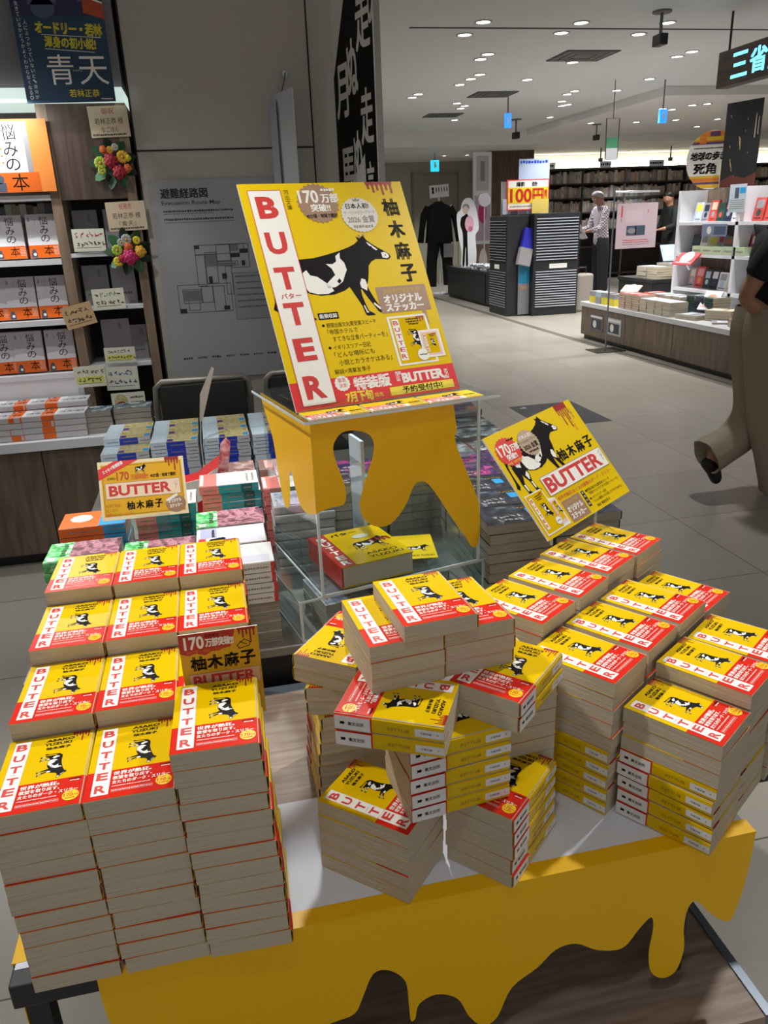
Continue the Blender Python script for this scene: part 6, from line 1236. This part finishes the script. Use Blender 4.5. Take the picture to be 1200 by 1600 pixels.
def wide_legs(t, m_):
    m = MB(); rings = []
    def leg(path):
        P = spline3(path, 5); n = 22; vs = []; prev = None
        for i, (c, r) in enumerate(P):
            d = (P[min(i+1, len(P)-1)][0] - P[max(i-1, 0)][0]).normalized(); x = Vector((0, 1, 0)) - d*d.y; x.normalize(); y = d.cross(x)
            for k in range(n):
                a = 2*PI*k/n; w = 1 + .05*math.sin(5*a + i*.25) + .03*math.sin(9*a - i*.4); vs.append(c + (x*math.cos(a)*.92 + y*math.sin(a))*r*w)
        N = len(P); m.add(vs, [(i*n+k, i*n+(k+1) % n, (i+1)*n+(k+1) % n, (i+1)*n+k) for i in range(N-1) for k in range(n)], m_, True)
        c = P[-1][0]; inn = [c + (v-c)*.93 for v in vs[-n:]]; c2 = P[-4][0]; deep = [c2 + (v-P[-4][0])*.9 for v in vs[-4*n:-3*n]]
        m.add(vs[-n:] + inn + deep, [(k, (k+1) % n, n+(k+1) % n, n+k) for k in range(n)] + [(n+k, n+(k+1) % n, 2*n+(k+1) % n, 2*n+k) for k in range(n)] + [[2*n+k for k in range(n)]], m_, True)
    leg([(Vector((-.0, -.05, .90)), .150), (Vector((.0, -.06, .74)), .160), (Vector((.01, -.06, .43)), .122), (Vector((.065, -.06, .22)), .112), (Vector((.125, -.06, .055)), .116)])
    leg([(Vector((.0, .05, .90)), .140), (Vector((.0, .05, .74)), .150), (Vector((-.0, .05, .43)), .112), (Vector((-.08, .05, .295)), .090), (Vector((-.165, .04, .245)), .088), (Vector((-.255, .03, .205)), .092)])
    m.build('trousers', t)
def spline3(path, n):
    o = []
    for i in range(len(path)-1):
        p0, p1, p2, p3 = path[max(i-1, 0)], path[i], path[i+1], path[min(i+2, len(path)-1)]
        for k in range(n):
            u = k/n; f = lambda a, b, c, d: .5*((2*b) + (c-a)*u + (2*a-5*b+4*c-d)*u*u + (-a+3*b-3*c+d)*u**3)
            o.append((Vector([f(p0[0][j], p1[0][j], p2[0][j], p3[0][j]) for j in range(3)]), f(p0[1], p1[1], p2[1], p3[1])))
    return o + [path[-1]]
# walker at the right edge: striding to the right, rear leg lifted
person('person in black short-sleeved top and wide beige trousers striding past, right edge', (2.50, 3.17, 0), 0, dict(pelvis=(.0, .01, .80), chest=(-.02, 0, 1.10), neck=(.0, 0, 1.27), head=(.03, 0, 1.40), face=(1, .15, 0),
    sh_l=(-.0, .15, 1.20), el_l=(.16, .20, .97), wr_l=(.34, .16, .93), sh_r=(-.11, -.11, 1.20), el_r=(-.205, -.04, .945), wr_r=(.02, -.07, .81),
    hp_l=(.0, .075, .77), kn_l=(-.03, .07, .39), an_l=(-.205, .06, .205), to_l=(-.165, .05, .055), hp_r=(.0, -.075, .77), kn_r=(.01, -.05, .43), an_r=(.11, -.05, .08), to_r=(.25, -.05, .035)), SKIN1, BLT, KHA, SHOE, mat('dark_hair', '1A1512', .5), 'short', wide=1.25, tubes=wide_legs)
man = person('grey haired man in checked shirt reading a white paper by cabinets', (6.02, 11.8, 0), 0, dict(pelvis=(0, 0, .92), chest=(-.01, 0, 1.28), neck=(-.04, 0, 1.44), head=(-.09, -.01, 1.55), face=(-1, -.25, -.25),
    sh_l=(-.02, -.17, 1.38), el_l=(-.10, -.20, 1.10), wr_l=(-.31, -.12, 1.06), sh_r=(-.02, .17, 1.38), el_r=(-.10, .20, 1.10), wr_r=(-.32, .10, 1.07),
    hp_l=(0, -.09, .88), kn_l=(.0, -.10, .48), an_l=(.02, -.10, .08), to_l=(-.12, -.10, .035), hp_r=(0, .09, .88), kn_r=(.01, .10, .48), an_r=(.03, .10, .08), to_r=(-.11, .10, .035)), SKIN2, PLAID, DKT, SHOE, mat('grey_hair', '8A8688', .5), 'long')
t = thing('newspaper', 'white paper held open by the man in checked shirt', 'newspaper', (5.60, 11.78, 1.10), R(0)); m = MB(); m.prism([(-.2, -.16), (.0, -.18), (.2, -.15), (.2, .16), (.0, .13), (-.2, .16)], (0, 0, 0), Vector((0, 1, 0)), Vector((-.55, 0, .83)), Vector((.83, 0, .55)), .004, SHM['white']); m.build('sheet', t)
person('person in dark jacket browsing behind the white rack, far back', (7.86, 12.9, 0), 0, dict(pelvis=(0, 0, .90), chest=(-.02, 0, 1.24), neck=(-.04, 0, 1.42), head=(-.08, -.01, 1.53), face=(-1, -.3, -.4),
    sh_l=(-.02, -.16, 1.34), el_l=(-.06, -.22, 1.06), wr_l=(-.26, -.16, 1.02), sh_r=(-.02, .16, 1.34), el_r=(-.06, .2, 1.06), wr_r=(-.26, .12, 1.03),
    hp_l=(0, -.09, .86), kn_l=(.0, -.10, .47), an_l=(.02, -.10, .08), to_l=(-.12, -.10, .035), hp_r=(0, .09, .86), kn_r=(.01, .10, .47), an_r=(.03, .10, .08), to_r=(-.11, .10, .035)), SKIN1, mat('dark_green_jacket', '16201C', .8), DKT, SHOE, mat('dark_hair'), 'long')
# ------------------------------------------------------------ lamps
def spot(x, y, z, e, size=70, r_=.05, tgt=None, col=(1, .985, .96), blend=.6):
    l = bpy.data.lights.new('downlight_and_fill_lamp', 'SPOT'); l.energy = e; l.spot_size = R(size); l.spot_blend = blend; l.shadow_soft_size = r_; l.color = col
    o = bpy.data.objects.new('downlight_and_fill_lamp', l); COL.objects.link(o); o.location = (x, y, z)
    if tgt: o.rotation_euler = (Vector(tgt) - Vector((x, y, z))).to_track_quat('-Z', 'Y').to_euler()
    return o
spot(-.95, 1.75, 2.66, 120, 62, .05, (-.10, 1.05, .7)); spot(1.75, 1.65, 2.66, 130, 62, .05, (.55, 1.05, .6)); spot(.30, 2.75, 2.66, 130, 66, .05, (.20, 1.35, .6))
spot(-.10, .1, 2.66, 17, 80, .08, (.1, 1.6, .6)); spot(-.2, 1.5, 2.66, 60, 50, .05, (-.15, 2.35, .7))  # unseen spots added for brightness: front fill, then one for the back table
spot(-.75, 2.55, 2.66, 34, 60, .05, (-.75, 3.4, .9)); spot(2.4, 3.6, 2.66, 80, 95, .06, (2.4, 3.6, 0))
for x, y, e in ((2.22, 6.6, 22), (3.0, 6.6, 30), (2.7, 7.7, 38), (2.93, 8.9, 48), (3.6, 9.0, 70), (2.62, 10, 48), (3.45, 10.9, 90), (3.83, 12.3, 100), (4.63, 7.6, 120), (4.5, 6.3, 120), (5.06, 9.3, 110), (4.8, 10.2, 100), (5.3, 12.2, 120), (4.7, 8.4, 90)): spot(x, y, 2.66, e*1.15, 110, .06, (x, y, 0))
for x, y in ((6.65, 12.1), (6.45, 10.3), (7.9, 11.9), (6.2, 8.6)): spot(x, y, 2.56, 130, 120, .06, (x, y, 0))
for x, y in ((4.66, 15.7), (5.11, 15.6), (8.56, 15.2), (11, 15.2)): spot(x, y, 2.42, 90, 120, .06, (x, y, 0))
def strip(x, y, z, sx, sy, e, tgt):
    l = bpy.data.lights.new('shelf_lamp', 'AREA'); l.shape = 'RECTANGLE'; l.size = sx; l.size_y = sy; l.energy = e; l.color = (.95, 1, .98)
    o = bpy.data.objects.new('shelf_lamp', l); COL.objects.link(o); o.location = (x, y, z); o.rotation_euler = (Vector(tgt) - Vector((x, y, z))).to_track_quat('-Z', 'Y').to_euler()
strip(-1.2, 3.45, 1.80, 1.2, .04, 9, (-1.2, 3.65, .9))
w = bpy.data.worlds.new('shop_ambient'); SC.world = w; w.use_nodes = True
w.node_tree.nodes['Background'].inputs[0].default_value = (1.0, .985, .97, 1); w.node_tree.nodes['Background'].inputs[1].default_value = .42
SC.cycles.transparent_max_bounces = 24
# ------------------------------------------------------------ camera
f_px, pitch, roll, yaw = 1216.14, R(20.473), R(-2.384), R(11.5)
Fv = Vector((0, math.cos(pitch), -math.sin(pitch))); Uv = Vector((0, math.sin(pitch), math.cos(pitch))); Rv = Vector((1, 0, 0))
R2 = Rv*math.cos(roll) + Uv*math.sin(roll); U2 = -Rv*math.sin(roll) + Uv*math.cos(roll)
rz = Matrix.Rotation(-yaw, 3, 'Z')
R2, U2, F2 = rz @ R2, rz @ U2, rz @ Fv
cd = bpy.data.cameras.new('camera'); cam = bpy.data.objects.new('camera', cd); COL.objects.link(cam)
M = Matrix((R2, U2, -F2)).transposed().to_4x4(); M.translation = Vector((0, 0, 1.33)); cam.matrix_world = M
cd.sensor_fit = 'VERTICAL'; cd.sensor_height = 36.0; cd.sensor_width = 27.0; cd.lens = f_px/1600*36; cd.clip_start = .05; cd.clip_end = 100
SC.camera = cam
SC.view_settings.view_transform = 'Standard'; SC.view_settings.look = 'None'; SC.view_settings.gamma = 1.0; SC.view_settings.use_curve_mapping = False
SC.view_settings.exposure = 0.0
